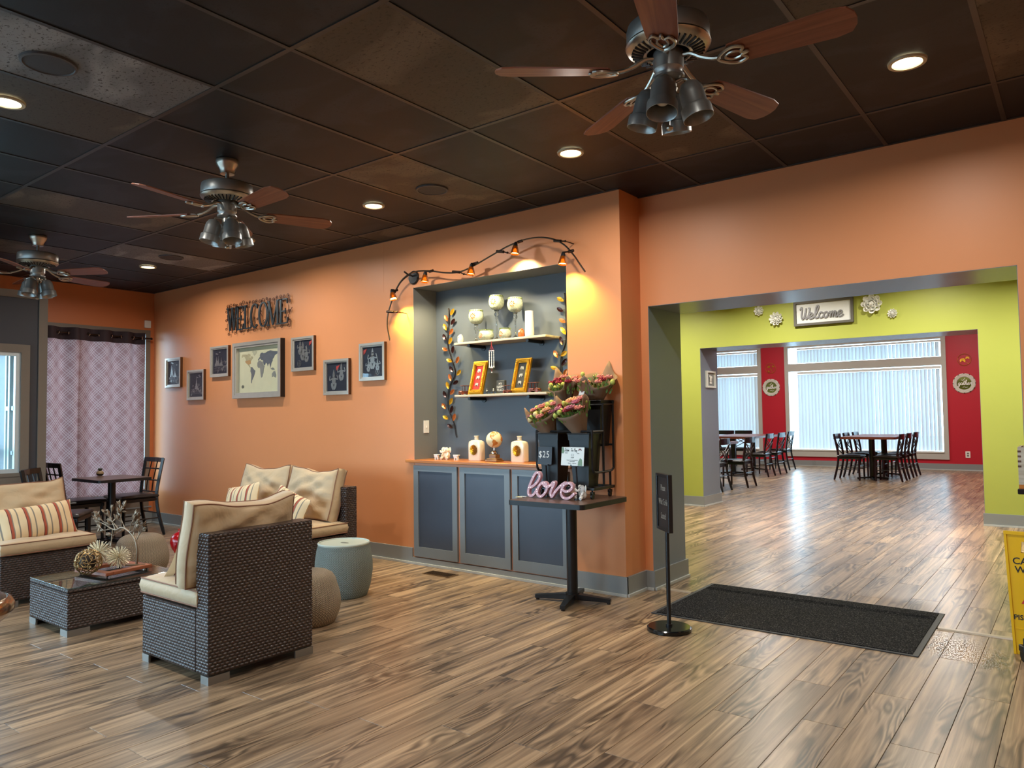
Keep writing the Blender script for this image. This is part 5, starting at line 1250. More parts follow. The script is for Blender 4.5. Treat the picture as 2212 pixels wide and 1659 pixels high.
# ================================================================== CHAIRS AND TABLES
SEATM = M('black_vinyl_seat', (38, 34, 33), .3, 0, .1, 10, .05, 60); CHM = M('black_chair_paint', (20, 20, 22), .28, 0, .15)
def dining_chair(label, style, group):
    t = thing('dining_chair', label, 'chair', (0, 0, 0), 0, group)
    b = cushion_b(.42, .40, .042, .01, 0, 1, 8); o = b.build('seat', SEATM, t, ang=60); o.location = (0, .01, .432)
    B().bbox((-.20, -.18, .395), (.20, .20, .433), .004).build('seat_frame', CHM, t, False)
    for s in (-1, 1):
        f = B(); f.tube([(s*.195, .185, 0), (s*.185, .18, .42)], [.016, .021], 4); f.build('leg', CHM, t, False)
        f = B(); f.tube(smooth_path([(s*.205, -.265, 0), (s*.19, -.205, .25), (s*.183, -.185, .45), (s*.188, -.205, .62), (s*.20, -.25, .87)], 3), [.016]+[.020]*12, 4); f.build('leg', CHM, t, False)
    st = B(); 
    for s in (-1, 1): st.tube([(s*.19, .18, .2), (s*.195, -.22, .2)], .008, 6)
    st.tube([(-.19, .18, .27), (.19, .18, .27)], .008, 6).tube([(-.195, -.213, .25), (.195, -.213, .25)], .008, 6); st.build('stretcher', CHM, t)
    tr_ = B(); P = [(-.20, -.245), (-.1, -.262), (0, -.268), (.1, -.262), (.20, -.245)]
    H0 = .775 if style == 'cross' else .825
    tr_.x = at(0, 0, 0); tr_.ribbon(P, .026, .875-H0, 'xy', H0); o = tr_.build('top_rail', CHM, t, False)
    if style == 'cross':
        x_ = B()
        for s in (-1, 1):
            for dz in (0, .075): x_.tube([(s*.185, -.235, .77-dz), (0, -.232, .655-dz), (-s*.18, -.205, .56-dz)], .009, 6)
        x_.build('cross_slat', CHM, t)
    else:
        x_ = B()
        for z, yy in ((.75, -.228), (.62, -.204), (.49, -.188)): x_.tube([(-.185, yy, z), (.185, yy, z)], .0085, 6)
        for x in (-.065, .065): x_.tube([(x, -.252, .83), (x, -.204, .62), (x, -.188, .49)], .0075, 6)
        x_.build('lattice', CHM, t)
    return t
lch = dining_chair('black lattice-back chair right of the small window table, by the orange wall corner', 'lattice', 'lattice-back chairs by the curtained window')
lch.location = (-6.43, 2.06, 0); lch.rotation_euler = (0, 0, PI)
dup(lch, (-6.40, 1.46, 0), 0.0, 'black lattice-back chair left of the small window table, partly behind the left rattan chair')
dup(lch, (-5.34, .90, 0), math.radians(-38), 'black lattice-back chair in front of the grey vestibule window, only its back showing')
def ped_table(label, x, y, w, d, top, ped=((0, 0),), mat=W_TBL, th=.03, group=None, rim=True, base='cross', name='pedestal_table', pr_=.038):
    t = thing(name, label, 'table', (x, y, 0), 0, group)
    b = B(); r = .035; P = []
    for cx, cy, a0 in ((w/2-r, d/2-r, 0), (-w/2+r, d/2-r, 90), (-w/2+r, -d/2+r, 180), (w/2-r, -d/2+r, 270)):
        for k in range(5): a = math.radians(a0+22.5*k); P.append((cx+r*math.cos(a), cy+r*math.sin(a)))
    Q = [(p[0]*(1-.012/w), p[1]*(1-.012/d)) for p in P]
    B().prism(P, top-th, top-.002).build('edge_band' if rim else 'tabletop_core', BLKP if rim else mat, t, False)
    B().prism(Q, top-.002, top).build('tabletop', mat, t, False)
    for px_, py_ in ped:
        B().cyl((px_, py_, .05), pr_, top-th-.05, 24).build('pedestal', BLK, t)
        f = B()
        for k in range(4):
            a = PI/2*k+(.32 if base == 'cross' else 0); c, s = math.cos(a), math.sin(a)
            f.x = at(px_, py_, 0) @ Matrix.Rotation(a, 4, 'Z')
            f._a([(.02, -.03, .06), (.02, .03, .06), (.02, .03, .02), (.02, -.03, .02), (.27, -.018, .035), (.27, .018, .035), (.27, .018, .012), (.27, -.018, .012)], [(0, 1, 5, 4), (3, 7, 6, 2), (0, 4, 7, 3), (1, 2, 6, 5), (4, 5, 6, 7), (0, 3, 2, 1)])
            f.cyl((.255, 0, 0), .013, .014, 10)
        f.x = at(px_, py_, 0); f.cyl((0, 0, .02), .05, .045, 20); f.build('base', BLK, t)
    return t
ped_table('small dark pedestal table in front of the mauve curtain', -6.115, 1.695, .67, .55, .70, name='pedestal_table')
x, y = P2(216, 1028, .70)
t = thing('potted_succulent', 'tiny succulent in a round banded pot on the window table', 'plant', (x, y, .70))
B().lathe([(0, 0), (.02, 0), (.034, .015), (.038, .03), (.034, .045), (.022, .056), (.018, .054), (0, .05)], 24).build('pot', M('banded_clay', (150, 128, 96), .5, 0, .25, 20), t)
B().lathe([(.0305, .008), (.0365, .02), (.0365, .0215), (.03, .0085)], 24).build('dark_band', BLK, t)
q = B(); rnd = random.Random(2)
for k in range(26):
    a = k*2.4; e = .3+.5*(k/26); q.tube([(0, 0, .05), (math.cos(a)*.016*e*1.6, math.sin(a)*.016*e*1.6, .066), (math.cos(a)*.03*e, math.sin(a)*.03*e, .084)], [.002, .004, .0008], 5)
q.build('leaves', M('succulent_green', (58, 66, 50), .5), t)
# far dining room
fch = dining_chair('black cross-back chair, nearest on the left side of the wide-window dining table', 'cross', 'cross-back chairs in the far dining room')
fch.location = (-1.45, 13.3, 0); fch.rotation_euler = (0, 0, -PI/2)
R90 = PI/2
for x, y, rz, lb in ((-1.45, 14.0, -R90, 'black cross-back chair, middle one on the left side of the wide-window dining table'), (-1.45, 14.75, -R90, 'black cross-back chair, farthest on the left side of the wide-window dining table'),
    (-.80, 13.3, R90, 'black cross-back chair, nearest on the right side of the wide-window dining table'), (-.80, 14.0, R90, 'black cross-back chair, middle one on the right side of the wide-window dining table'), (-.80, 14.75, R90, 'black cross-back chair, farthest on the right side of the wide-window dining table'),
    (-2.90, 10.05, R90, 'black cross-back chair closest to the slate opening edge, cut off by it'), (-2.80, 10.95, R90, 'black cross-back chair at the near left dining table, right of the cut-off one'),
    (-3.22, 13.25, R90, 'black cross-back chair, nearest at the right side of the far left dining table'), (-3.22, 14.0, R90, 'black cross-back chair, middle one at the right side of the far left dining table'), (-3.4, 15.2, R90, 'black cross-back chair standing apart before the left end of the wide window'),
    (-4.9, 15.5, PI, 'black cross-back chair behind the far left table, left of two facing the camera'), (-4.45, 15.5, PI, 'black cross-back chair behind the far left table, right of two facing the camera'), (-4.35, 13.3, -R90, 'black cross-back chair on the left side of the far left dining table')):
    dup(fch, (x, y, 0), rz, lb)
g_ = 'dining tables in the far room'
ped_table('dining table with two pedestals in front of the wide window', -1.12, 14.05, .95, 1.9, .82, ((0, -.55), (0, .55)), W_MAH, .045, g_, False, pr_=.055)
ped_table('near left dining table behind the slate opening edge', -3.35, 10.5, .95, 1.5, .79, ((0, 0),), W_MAH, .045, g_, False, pr_=.055)
ped_table('far left dining table in front of the red pier', -3.85, 14.1, 1.1, 2.0, .81, ((0, -.6), (0, .6)), W_MAH, .045, g_, False, pr_=.055)
# ================================================================== FLOWER TABLE
TZ = .716
ft = ped_table('dark cafe table carrying the flower cart, beside the built-in cabinet', -.775, 2.43, .62, .615, TZ, ((.03, -.01),), W_TBL, .034)
# cart: black tube frame on casters
ct = thing('flower_cart', 'black tubular flower display cart on casters standing on the cafe table', 'cart', (-.80, 2.54, TZ))
x0, x1, y0, y1 = -.245, .245, -.12, .17
f = B()
f.bbox((x0, y0, .062), (x1, y0+.02, .082), .002).bbox((x0, y1-.02, .062), (x1, y1, .082), .002).bbox((x0, y0+.02, .062), (x0+.02, y1-.02, .082), .002).bbox((x1-.02, y0+.02, .062), (x1, y1-.02, .082), .002)
f.box((x0+.02, -.02, .066), (x1-.02, .0, .078)); f.build('base_frame', BLK, ct, False)
for s in (x0+.01, x1-.01):
    f = B(); f.tube(smooth_path([(s, y0+.0, .48), (s, y0+.0, .25), (s, y0+.01, .2), (s, y0+.05, .185), (s, y1-.06, .185), (s, y1-.01, .2), (s, y1, .25), (s, y1, .67)], 4), .0085, 8); f.tube([(s, .03, .082), (s, .03, .66)], .0085, 8).tube([(s, .12, .082), (s, .12, .19)], .0085, 8)
    f.tube([(s, .03, .66), (s, y1, .66)], .0075, 8).tube([(s, y0, .47), (s, .03, .47)], .0075, 8).ball((s, y1, .676), .012, 10); f.build('side_frame', BLK, ct)
f = B(); f.tube([(x0+.01, y0, .47), (x1-.01, y0, .47)], .008, 8).tube([(x0+.01, .03, .655), (x1-.01, .03, .655)], .007, 8).tube([(x0+.01, .03, .37), (x1-.01, .03, .37)], .007, 8).tube([(x0+.01, y1, .655), (x1-.01, y1, .655)], .007, 8).tube([(x0+.01, y1, .37), (x1-.01, y1, .37)], .007, 8); f.build('cross_bar', BLK, ct)
for sx in (x0+.03, x1-.03):
    for sy in (y0+.025, y1-.025):
        o = B().tube([(sx, sy, .062), (sx, sy, .045)], .006, 8).box((sx-.012, sy-.012, .03), (sx-.008, sy+.014, .05)).box((sx+.008, sy-.012, .03), (sx+.012, sy+.014, .05)).box((sx-.012, sy-.01, .045), (sx+.012, sy+.01, .05)).build('caster', BLK, ct, False)
        o2 = B().tube([(sx-.007, sy, .0185), (sx+.007, sy, .0185)], .018, 18).build('wheel', BLKP, o)
def bucket(x, y, z, h, label, s=1.0):
    t = thing('flower_bucket', label, 'bucket', (x, y, z), 0, 'black flower buckets'); b = B(); a, c = .062*s, .085*s
    def sq(r): return [(-r, -r), (r, -r), (r, r), (-r, r)]
    vs = []
    for r, zz in ((a, 0), (c-.004, h-.05), (c, h-.05), (c+.004, h), (c-.002, h), (c-.006, h-.04), (a-.004, .01)): vs += [(p_[0], p_[1], zz) for p_ in sq(r)]
    fs = [(3, 2, 1, 0), (24, 25, 26, 27)]
    for i in range(6):
        for k in range(4): l = (k+1) % 4; fs.append((i*4+k, i*4+l, i*4+4+l, i*4+4+k))
    b._a(vs, fs); b.build('bucket_body', BLKP, t, False)
    B().tube([(x_*(c+.006), y_*(c+.006), h-.005) for x_, y_ in ((-1, -1), (1, -1), (1, 1), (-1, 1))], .004, 6, closed=True).build('rim', BLKP, t, False); return t
bucket(-.925, 2.535-.045, TZ+.083, .375, 'black flower bucket behind the price sign, front left on the cart'); bucket(-.665, 2.535-.045, TZ+.083, .375, 'black flower bucket front right on the cart, behind the payment sign')
bucket(-.925, 2.655, TZ+.36, .33, 'black flower bucket at the back left of the cart', .98); bucket(-.665, 2.655, TZ+.36, .33, 'black flower bucket at the back right of the cart', .98)
# bouquets
FC = {'pink': (206, 130, 124), 'peach': (222, 164, 122), 'mauve': (176, 104, 128), 'green': (176, 184, 88), 'rose': (150, 40, 62), 'cream': (222, 206, 150), 'plum': (70, 30, 44)}
def bouquet(x, y, z, label, lean, cols, seed, h=.20, r=.095, yaw=0):
    t = thing('wrapped_bouquet', label, 'bouquet', (x, y, z), yaw, 'kraft paper wrapped bouquets', rot=(math.radians(lean[0]), math.radians(lean[1]), yaw)); rnd = random.Random(seed)
    n = 40; vs = []; m_ = 8
    for i in range(m_+1):
        u = i/m_
        for k in range(n):
            a = 2*PI*k/n; pk = max(0, math.cos(a*2-PI/2+seed))**6*.09+.05*max(0, math.cos(a-PI/2))
            rr = .034+(r*.86-.034)*u**1.1+.005*math.sin(5*a+seed)*u; hh = u*(h+pk)-.055*max(0, -math.sin(a))**.7*u
            vs.append((rr*math.cos(a)*(1+.12*u), rr*math.sin(a), hh-.05))
    fs = []
    for i in range(m_):
        for k in range(n): l = (k+1) % n; fs.append((i*n+k, i*n+l, i*n+n+l, i*n+n+k))
    b = B(); b._a(vs, fs); o = b.build('paper_wrap', KRAFT, t); 
    md = o.modifiers.new('thickness', 'SOLIDIFY'); md.thickness = .0015
    lv = B(); 
    for k in range(170):
        a = rnd.uniform(0, 2*PI); rr = r*.85*math.sqrt(rnd.random()); zz = h-.09+rnd.uniform(-.03, .045)-.03*(math.sin(a) < 0)
        c = Vector((rr*math.cos(a), rr*math.sin(a), zz)); d = Vector((math.cos(a)*.6+rnd.uniform(-.4, .4), math.sin(a)*.6, 1)).normalized(); s = d.cross(Vector((0, 1, .2))).normalized(); L_ = rnd.uniform(.02, .042)
        lv._a([c, c+d*L_*.5+s*L_*.22, c+d*L_, c+d*L_*.5-s*L_*.22], [(0, 1, 2, 3)])
    lv.tube([(0, 0, -.09), (0, 0, h-.14)], .014, 8); o = lv.build('foliage', LEAFG, t, False); o['kind'] = 'stuff'
    cols = cols+[cols[(i_*3+1) % len(cols)] for i_ in range(len(cols))]
    for k, cn in enumerate(cols):
        a = 2.4*k+seed; rr = r*.92*math.sqrt((k+.5)/len(cols)); c = Vector((rr*math.cos(a)*1.05, rr*math.sin(a)*.8-.022, h-.045+rnd.uniform(-.01, .03)-.035*(math.sin(a) < 0)))
        sz = {'green': .0155, 'cream': .0155}.get(cn, .029)*rnd.uniform(.9, 1.15); b = B()
        if cn == 'plum':
            for q in range(10): b.tube([tuple(c+Vector((0, 0, q*.007))), tuple(c+Vector((math.cos(q*2.4)*.014*(1-q/12), math.sin(q*2.4)*.014, q*.007+.008)))], [.003, .001], 4)
        elif sz < .018:
            b.ball(tuple(c), sz, 10, sz=1.2)
        else:
            for ring, nn in ((1.0, 9), (.72, 7), (.42, 5)):
                for q in range(nn):
                    an = 2*PI*q/nn+ring*3; b.x = at(*c) @ rot('Z', math.degrees(an)) @ rot('Y', 20+50*ring); b.ball((0, 0, sz*.62), sz*.55, 8, sx=.3, sy=.75)
            b.x = None; b.ball(tuple(c+Vector((0, 0, sz*.2))), sz*.35, 8)
        b.build('blossom', M('petal_'+cn, FC[cn], .6, 0, .2, 60), t)
    return t
zf, zb = TZ+.083+.375, TZ+.36+.33
bouquet(-.945, 2.47, zf, 'front left bouquet with green buds and pink carnations', (14, -14), ['pink', 'green', 'peach', 'green', 'cream', 'green', 'pink', 'green', 'cream', 'green', 'mauve'], 1, .22, .135)
bouquet(-.685, 2.465, zf, 'front right bouquet with peach and purple carnations', (14, -10), ['peach', 'pink', 'mauve', 'green', 'mauve', 'peach', 'green', 'pink', 'green', 'rose'], 2, .25, .138)
bouquet(-.935, 2.66, zb, 'back left bouquet in brown paper with red and yellow-green blooms', (6, -4), ['rose', 'green', 'pink', 'green', 'cream', 'rose', 'green'], 3, .19, .125)
bk = bouquet(-.665, 2.645, zb, 'back right bouquet in wide brown paper with a white card clipped on', (4, 6), ['plum', 'pink', 'cream', 'rose', 'green', 'peach'], 5, .20, .155)
# white card with small emblem
cp = onY(1258, 845, 2.555); t = thing('bouquet_card', 'white card with a small brown emblem clipped to the back right bouquet', 'card', (cp.x, 2.552, cp.z), rot=(math.radians(-6), math.radians(14), 0))
B().box((-.021, -.001, -.044), (.021, 0, .044)).build('card', CERW, t, False); B().prism([(-.011, .002), (0, -.011), (.011, .002), (.006, .008), (0, .004), (-.006, .008)], -.002, -.001, 'xz').build('emblem', W_MAH, t, False)
# price sign and payment sign on little stands
def stand_sign(px, py, y, w, h, mat, label, tiltz, fn, foot):
    c = onY(px, py, y); t = thing('clip_sign', label, 'sign', (c.x, y, TZ))
    z = c.z-TZ; s = B(); s.x = at(0, 0, z) @ rot('Z', tiltz) @ rot('X', -6); s.bbox((-w/2, -.002, -h/2), (w/2, .002, h/2), .001); o = s.build('sign_board', mat, t, False)
    B().cyl((foot, .03, 0), .03, .006, 20).tube([(foot, .03, .004), (foot, .012, z-h/2-.01), (foot*.6, .006, z-h/2+.01)], .0055, 8).build('stand', BLK, t)
    B().bbox((foot*.6-.03, -.008, z-h/2-.006), (foot*.6+.03, .01, z-h/2+.008), .002).build('clip', BLK, t, False)
    fn(t, at(0, 0, z) @ rot('Z', tiltz) @ rot('X', -6)); return t
SLATE = M('chalkboard', (34, 38, 46), .5); CHALK = M('chalk_white', (220, 220, 216), .8)
def price(t, m): o = text('$25', .066, .0004, CHALK, t, (0, 0, 0), Matrix.Identity(4), sx=.85, spacing=1.1); o.matrix_local = m @ at(-.006, -.003, .006) @ FACE_Y
stand_sign(1177, 984, 2.385, .118, .128, SLATE, 'small chalkboard price sign reading $25 in front of the cart', 4, price, .0)
PAPR = M('white_paper_sign', (216, 220, 216), .45)
def pay(t, m):
    INK = M('print_ink', (40, 40, 40), .7); SG = M('sage_print', (118, 146, 122), .7)
    b = B(); b.x = m; b.script = 0
    for st, x, z in (('Scan', -.072, .052), ('To', -.018, .052), ('Pay', .01, .052)):
        xx = x
        for ch in st:
            for p_ in GLY[ch][0]: b.ribbon([(xx+(a+.15*c)*.024, z-.018+c*.024) for a, c in smooth_path(p_, 3)], .0022, .0004, 'xz', -.0028)
            xx += GLY[ch][1]*.024
    b.build('script_lettering', INK, t, False)
    for s, x, z, sz in (('VENMO', -.056, .022, .0075), ('CASH', .0, -.008, .011), ('ZELLE', .05, .022, .0075), ('THANK YOU FOR SUPPORTING', 0, -.026, .007), ('OUR FLOWERS', 0, -.035, .007), ('@ flowers      @ bouquets', .0, -.047, .0065)):
        o = text(s, sz, .0002, INK, t, (0, 0, 0), Matrix.Identity(4)); o.matrix_local = m @ at(x, -.0028, z) @ FACE_Y
    b = B(); b.x = m
    b.prism([(-.098, .062), (-.082, .062), (-.074, .035), (-.082, .018), (-.098, .02)], -.0026, -.002, 'xz').prism([(.05, -.062), (.09, -.062), (.085, -.02), (.068, -.01), (.052, -.035)], -.0026, -.002, 'xz'); b.build('sage_brush_marks', SG, t, False)
    b = B(); b.x = m
    b.ribbon([(-.012, .016), (.012, .016), (.012, .004), (-.012, .004), (-.012, .016)], .0015, .0004, 'xz', -.0028); b.build('banknote_icon', INK, t, False)
    b = B(); b.x = m; b.prism([(.045, .040), (.056, .055), (.07, .055), (.082, .040), (.064, .045)], -.0028, -.002, 'xz'); b.build('emblem', W_MAH, t, False)
stand_sign(1237, 986, 2.345, .20, .128, PAPR, 'white payment sign headed Scan To Pay in front of the cart', -6, pay, .02)
# pink love marquee letters
t = thing('love_marquee_sign', 'pink lowercase love marquee letters with tiny white bulbs on the cafe table', 'sign', (-.87, 2.35, TZ))
LP = {'l': [(285,340),(330,345),(390,330)], 'l2': [(235,745),(330,690),(430,600),(510,470),(525,370),(490,300),(420,300),(340,420),(250,620),(195,790),(190,920),(250,985),(340,950),(410,860),(450,770)],
 'o': [(450,880),(470,770),(530,660),(620,590),(700,610),(735,690),(740,780),(690,890),(610,980),(540,1005),(470,960),(445,880)], 'o2': [(610,590),(640,650),(690,700),(770,720),(850,670)],
 'v': [(850,690),(920,590),(965,585),(950,660),(885,790),(855,920),(890,1015),(990,870),(1100,740),(1200,650),(1290,590)],
 'e': [(1175,770),(1270,850),(1370,850),(1460,790),(1490,700),(1440,625),(1340,610),(1250,670),(1185,790),(1165,920),(1210,1020),(1310,1065),(1420,1040),(1510,970),(1560,910)]}
PNK = M('blush_pink_plastic', (214, 168, 176), .35, 0, .04); yL = 2.335
off = Vector(t.location); zb_ = 1e9
PT = {k: [onY(1130+x/13.825, 1000+y/13.825, yL) for x, y in v_] for k, v_ in LP.items()}
lowest = min(p_.z for v_ in PT.values() for p_ in v_)-.0105
for nm in ('l', 'o', 'v', 'e'):
    b = B()
    for k, v_ in PT.items():
        if k[0] == nm and k != 'l': b.ribbon([(p_.x-off.x, p_.z-lowest) for p_ in [Vector(q) for q in smooth_path([tuple(q) for q in v_], 4)]], .0175, .03, 'xz', -.03-.0015*(k in ('o2', 'v')))
    o = b.build('letter', PNK, t, False)
lb = None
for k, v_ in PT.items():
    if k == 'l': continue
    sp = smooth_path([tuple(q) for q in v_], 3)
    for q in sp[1::5]:
        if lb is None: lb = B().ball((0, 0, 0), .0024, 8).build('led_bulb', emit('tiny_led', (255, 250, 240), 1.2), t); o = lb
        else: o = bpy.data.objects.new('led_bulb', lb.data); COL.objects.link(o); o.parent = t
        o.location = (q[0]-off.x, -.0335, q[2]-lowest)
p = onZ(1254, 1080, TZ); elephant('elephant_figurine', p.x, p.y+.03, TZ+.001, .92, CERW, 'glossy white elephant figurine with raised trunk beside the love letters', -.35, True)
p = onZ(1124, 1074, TZ); t = thing('paper_slips', 'small cream paper slips at the left corner of the cafe table', 'paper', (p.x, p.y, TZ), .3)
B().box((-.03, -.02, 0), (.02, .015, .004)).build('slip', M('cream_paper', (214, 202, 160), .7), t, False); B().box((.0, -.012, .0042), (.045, .02, .0065)).build('slip', PAPR, t, False)
# ================================================================== SIGN STAND, MAT, CAUTION SIGN
t = thing('floor_sign_stand', 'black floor stand sign reading Please Wait To Be Seated', 'sign', (.105, 2.175, 0))
B().lathe([(0, 0), (.128, 0), (.132, .004), (.132, .02), (.124, .026), (0, .028)], 48).build('base', M('glossy_black_base', (16, 16, 17), .15), t)
B().tube([(0, 0, .027), (.0, -.0, .62)], .0125, 12).build('post', BLK, t); B().cyl((0, 0, .027), .02, .012, 16).build('collar', BLK, t)
mS = at(-.015, 0, .765) @ rot('Z', -44)
f = B(); f.x = mS; w, h = .108, .172
f.bbox((-w, -.014, -h), (-w+.018, .014, h), .002).bbox((w-.018, -.014, -h), (w, .014, h), .002).bbox((-w+.018, -.014, -h), (w-.018, .014, -h+.018), .002).bbox((-w+.018, -.014, h-.018), (w-.018, .014, h), .002); f.build('sign_frame', BLK, t, False)
f = B(); f.x = mS; f.box((-w+.016, -.006, -h+.016), (w-.016, .006, h-.016)); f.build('sign_panel', M('dark_brown_panel', (38, 32, 30), .4), t, False)
for s, z in (('Please', .085), ('Wait To Be', .0), ('Seated', -.085)):
    o = text(s, .052, .0004, M('silver_print', (128, 124, 116), .5), t, (0, 0, 0), Matrix.Identity(4), sx=.62); o.matrix_local = mS @ at(0, -.0065, z) @ FACE_Y
t = thing('floor_mat', 'large charcoal entrance mat with rubber border in front of the opening', 'mat', (.61, 2.97, 0))
B().bbox((-.775, -.51, 0), (.775, .51, .006), .002).build('rubber_backing', M('dark_rubber', (44, 45, 47), .6), t, False)
B().bbox((-.745, -.49, .006), (.745, .49, .0105), .002).build('carpet', CARP, t, False)
mt = bpy.data.objects[t.name]; mt.rotation_euler = (0, 0, .01)
rb_ = B()
for k in range(6): rb_.box((-.74, .30+k*.012, .0105), (.74, .306+k*.012, .012))
rb_.build('rib_band', CARP, t, False)
t = thing('wet_floor_sign', 'yellow folding caution wet floor sign at the right edge', 'sign', (1.905, 2.90, 0))
for s, nm in ((-1, 'front_panel'), (1, 'rear_panel')):
    b = B(); P0 = [(-.12, 0), (.12, 0), (.15, .64), (-.15, .64)]; hole = [(-.075, .53), (.075, .53), (.07, .59), (-.07, .59)]
    vs = []; 
    m_ = at(0, s*.062, 0) @ rot('X', s*5.2); b.x = m_
    for yy in (-.006, .006):
        vs += [(x, yy, z) for x, z in P0]+[(x, yy, z) for x, z in hole]
    fs = []
    for o_ in (0, 8):
        q = [(0, 1, 5, 4), (1, 2, 6, 5), (2, 3, 7, 6), (3, 0, 4, 7)]; fs += [tuple(i+o_ for i in (f_ if o_ == 0 else reversed(f_))) for f_ in q]
    for k in range(4): l = (k+1) % 4; fs += [(l, k, 8+k, 8+l), (4+k, 4+l, 12+l, 12+k)]
    b._a(vs, fs)
    for sx in (-1, 1): b._a([(sx*.12, -.012, 0), (sx*.108, -.012, 0), (sx*.138, -.012, .64), (sx*.15, -.012, .64), (sx*.12, -.006, 0), (sx*.108, -.006, 0), (sx*.138, -.006, .64), (sx*.15, -.006, .64)], [(0, 1, 2, 3), (0, 4, 5, 1), (1, 5, 6, 2), (2, 6, 7, 3), (3, 7, 4, 0)])
    b.box((-.15, -.013, .625), (.15, .006, .642)); b.box((-.11, -.0085, .13), (.11, -.006, .135))
    o = b.build(nm, YEL, t, False)
    if s < 0:
        INK = M('caution_ink', (28, 28, 30), .5)
        for st, z, sz, x in (('CAUTION', .485, .05, 0), ('Wet Floor', .44, .048, 0), ('PISO MOJADO', .19, .036, 0)):
            tx = text(st, sz, .0005, INK, t, (0, 0, 0), Matrix.Identity(4), sx=1.0, off=.0008); tx.matrix_local = m_ @ at(x, -.0065, z) @ FACE_Y
        b = B(); b.x = m_; b.ribbon([(math.cos(math.radians(90+120*k))*.085, .31+math.sin(math.radians(90+120*k))*.085) for k in (0, 1, 2, 3)], .014, .001, 'xz', -.0075); b.build('red_triangle', M('warning_red', (190, 40, 46), .5), t, False)
        b = B(); b.x = m_; b.ribbon([(-.02, .335), (.0, .31), (.03, .30)], .014, .001, 'xz', -.0075).ribbon([(.0, .31), (-.025, .285)], .01, .001, 'xz', -.0075); b.prism([(-.033+.009*math.cos(a_*.785), .35+.009*math.sin(a_*.785)) for a_ in range(8)], -.0075, -.0065, 'xz'); b.build('falling_figure', INK, t, False)
# console with crate beyond the opening
t = thing('host_console', 'edge of a wooden console with a black stone top at the right edge', 'counter', (2.14, 2.86, 0))
B().bbox((-.30, -.17, .86), (.30, .17, .888), .004).build('stone_top', DARKG, t, False); B().box((-.03, -.15, .05), (.30, .15, .86)).build('cabinet_body', W_OAK, t, False); B().box((-.01, -.14, 0), (.28, .14, .05)).build('plinth', BLK, t, False)
t = thing('wooden_crate', 'pale box-jointed wooden crate on the stone console top, cut by the right edge', 'crate', (2.01, 2.83, .888))
w, d, h = .165, .11, .215
for a, b_ in (((-w, -d), (w, -d+.012)), ((-w, d-.012), (w, d)), ((-w, -d+.012), (-w+.012, d-.012)), ((w-.012, -d+.012), (w, d-.012))): B().box((a[0], a[1], .02), (b_[0], b_[1], h)).build('side_board', W_BOX, t, False)
B().box((-w, -d, .0), (w, d, .02)).build('bottom_board', W_OAK, t, False)
b = B()
for k in range(4): b.box((-w-.0008, -d-.0008, .11+k*.026), (-w+.014, -d+.001, .12+k*.026))
b.build('finger_joint', W_TBL, t, False)
t = thing('caster_wheel', 'black caster wheel foot at the right edge below the caution sign', 'caster', (1.845, 2.70, 0), .5)
B().tube([(-.012, 0, .035), (.012, 0, .035)], .035, 24).build('wheel', BLKP, t); B().bbox((-.02, -.02, .05), (.02, .03, .085), .004).tube([(0, .0, .085), (0, 0, .12)], .01, 10).build('fork', BLK, t)
B().tube([(0, 0, .118), (.12, -.12, .12)], .012, 10).build('crossbar', BLK, t)
# picture edges on the right orange wall
t = thing('small_frame', 'thin dark frame edge-on at the far right of the orange wall', 'picture', (1.99, YW-.012, 1.60))
B().bbox((-.1, -.012, -.11), (.1, .011, .11), .002).build('frame', BRNZ, t, False)
# floor vent
vp = onZ(951, 1241, 0); t = thing('floor_vent', 'brown metal floor vent grille near the built-in cabinet', 'vent', (-2.13, 2.55, 0))
B().box((-.145, -.065, .0002), (.145, .065, .004)).build('vent_frame', M('bronze_vent', (96, 72, 48), .5, .4), t, False)
b = B()
for k in range(18): b.box((-.13+k*.0148, -.052, .004), (-.13+k*.0148+.004, .052, .0062))
b.build('louvre', BRNZ, t, False)
# bar stool seat at the left edge
p = onZ(10, 1328, .62); rt = Vector((RX.x, RX.y, 0)).normalized(); c = p-rt*.19
t = thing('bar_stool', 'round black padded stool seat with bronze rim cut by the left edge', 'stool', (c.x, c.y, 0))
B().lathe([(0, .70), (.08, .697), (.14, .685), (.165, .665), (.172, .65), (0, .65)], 48).build('seat_pad', M('teal_black_vinyl', (22, 34, 40), .25), t)
B().lathe([(.0, .56), (.11, .565), (.16, .59), (.188, .62), (.19, .64), (.18, .66), (.168, .668), (.165, .65)], 48).build('seat_rim', M('polished_bronze', (150, 118, 92), .18, .9), t)
B().cyl((0, 0, .02), .03, .545, 20).build('column', CHRM, t); B().lathe([(0, 0), (.19, 0), (.19, .01), (.05, .025), (0, .025)], 40).build('base', CHRM, t)
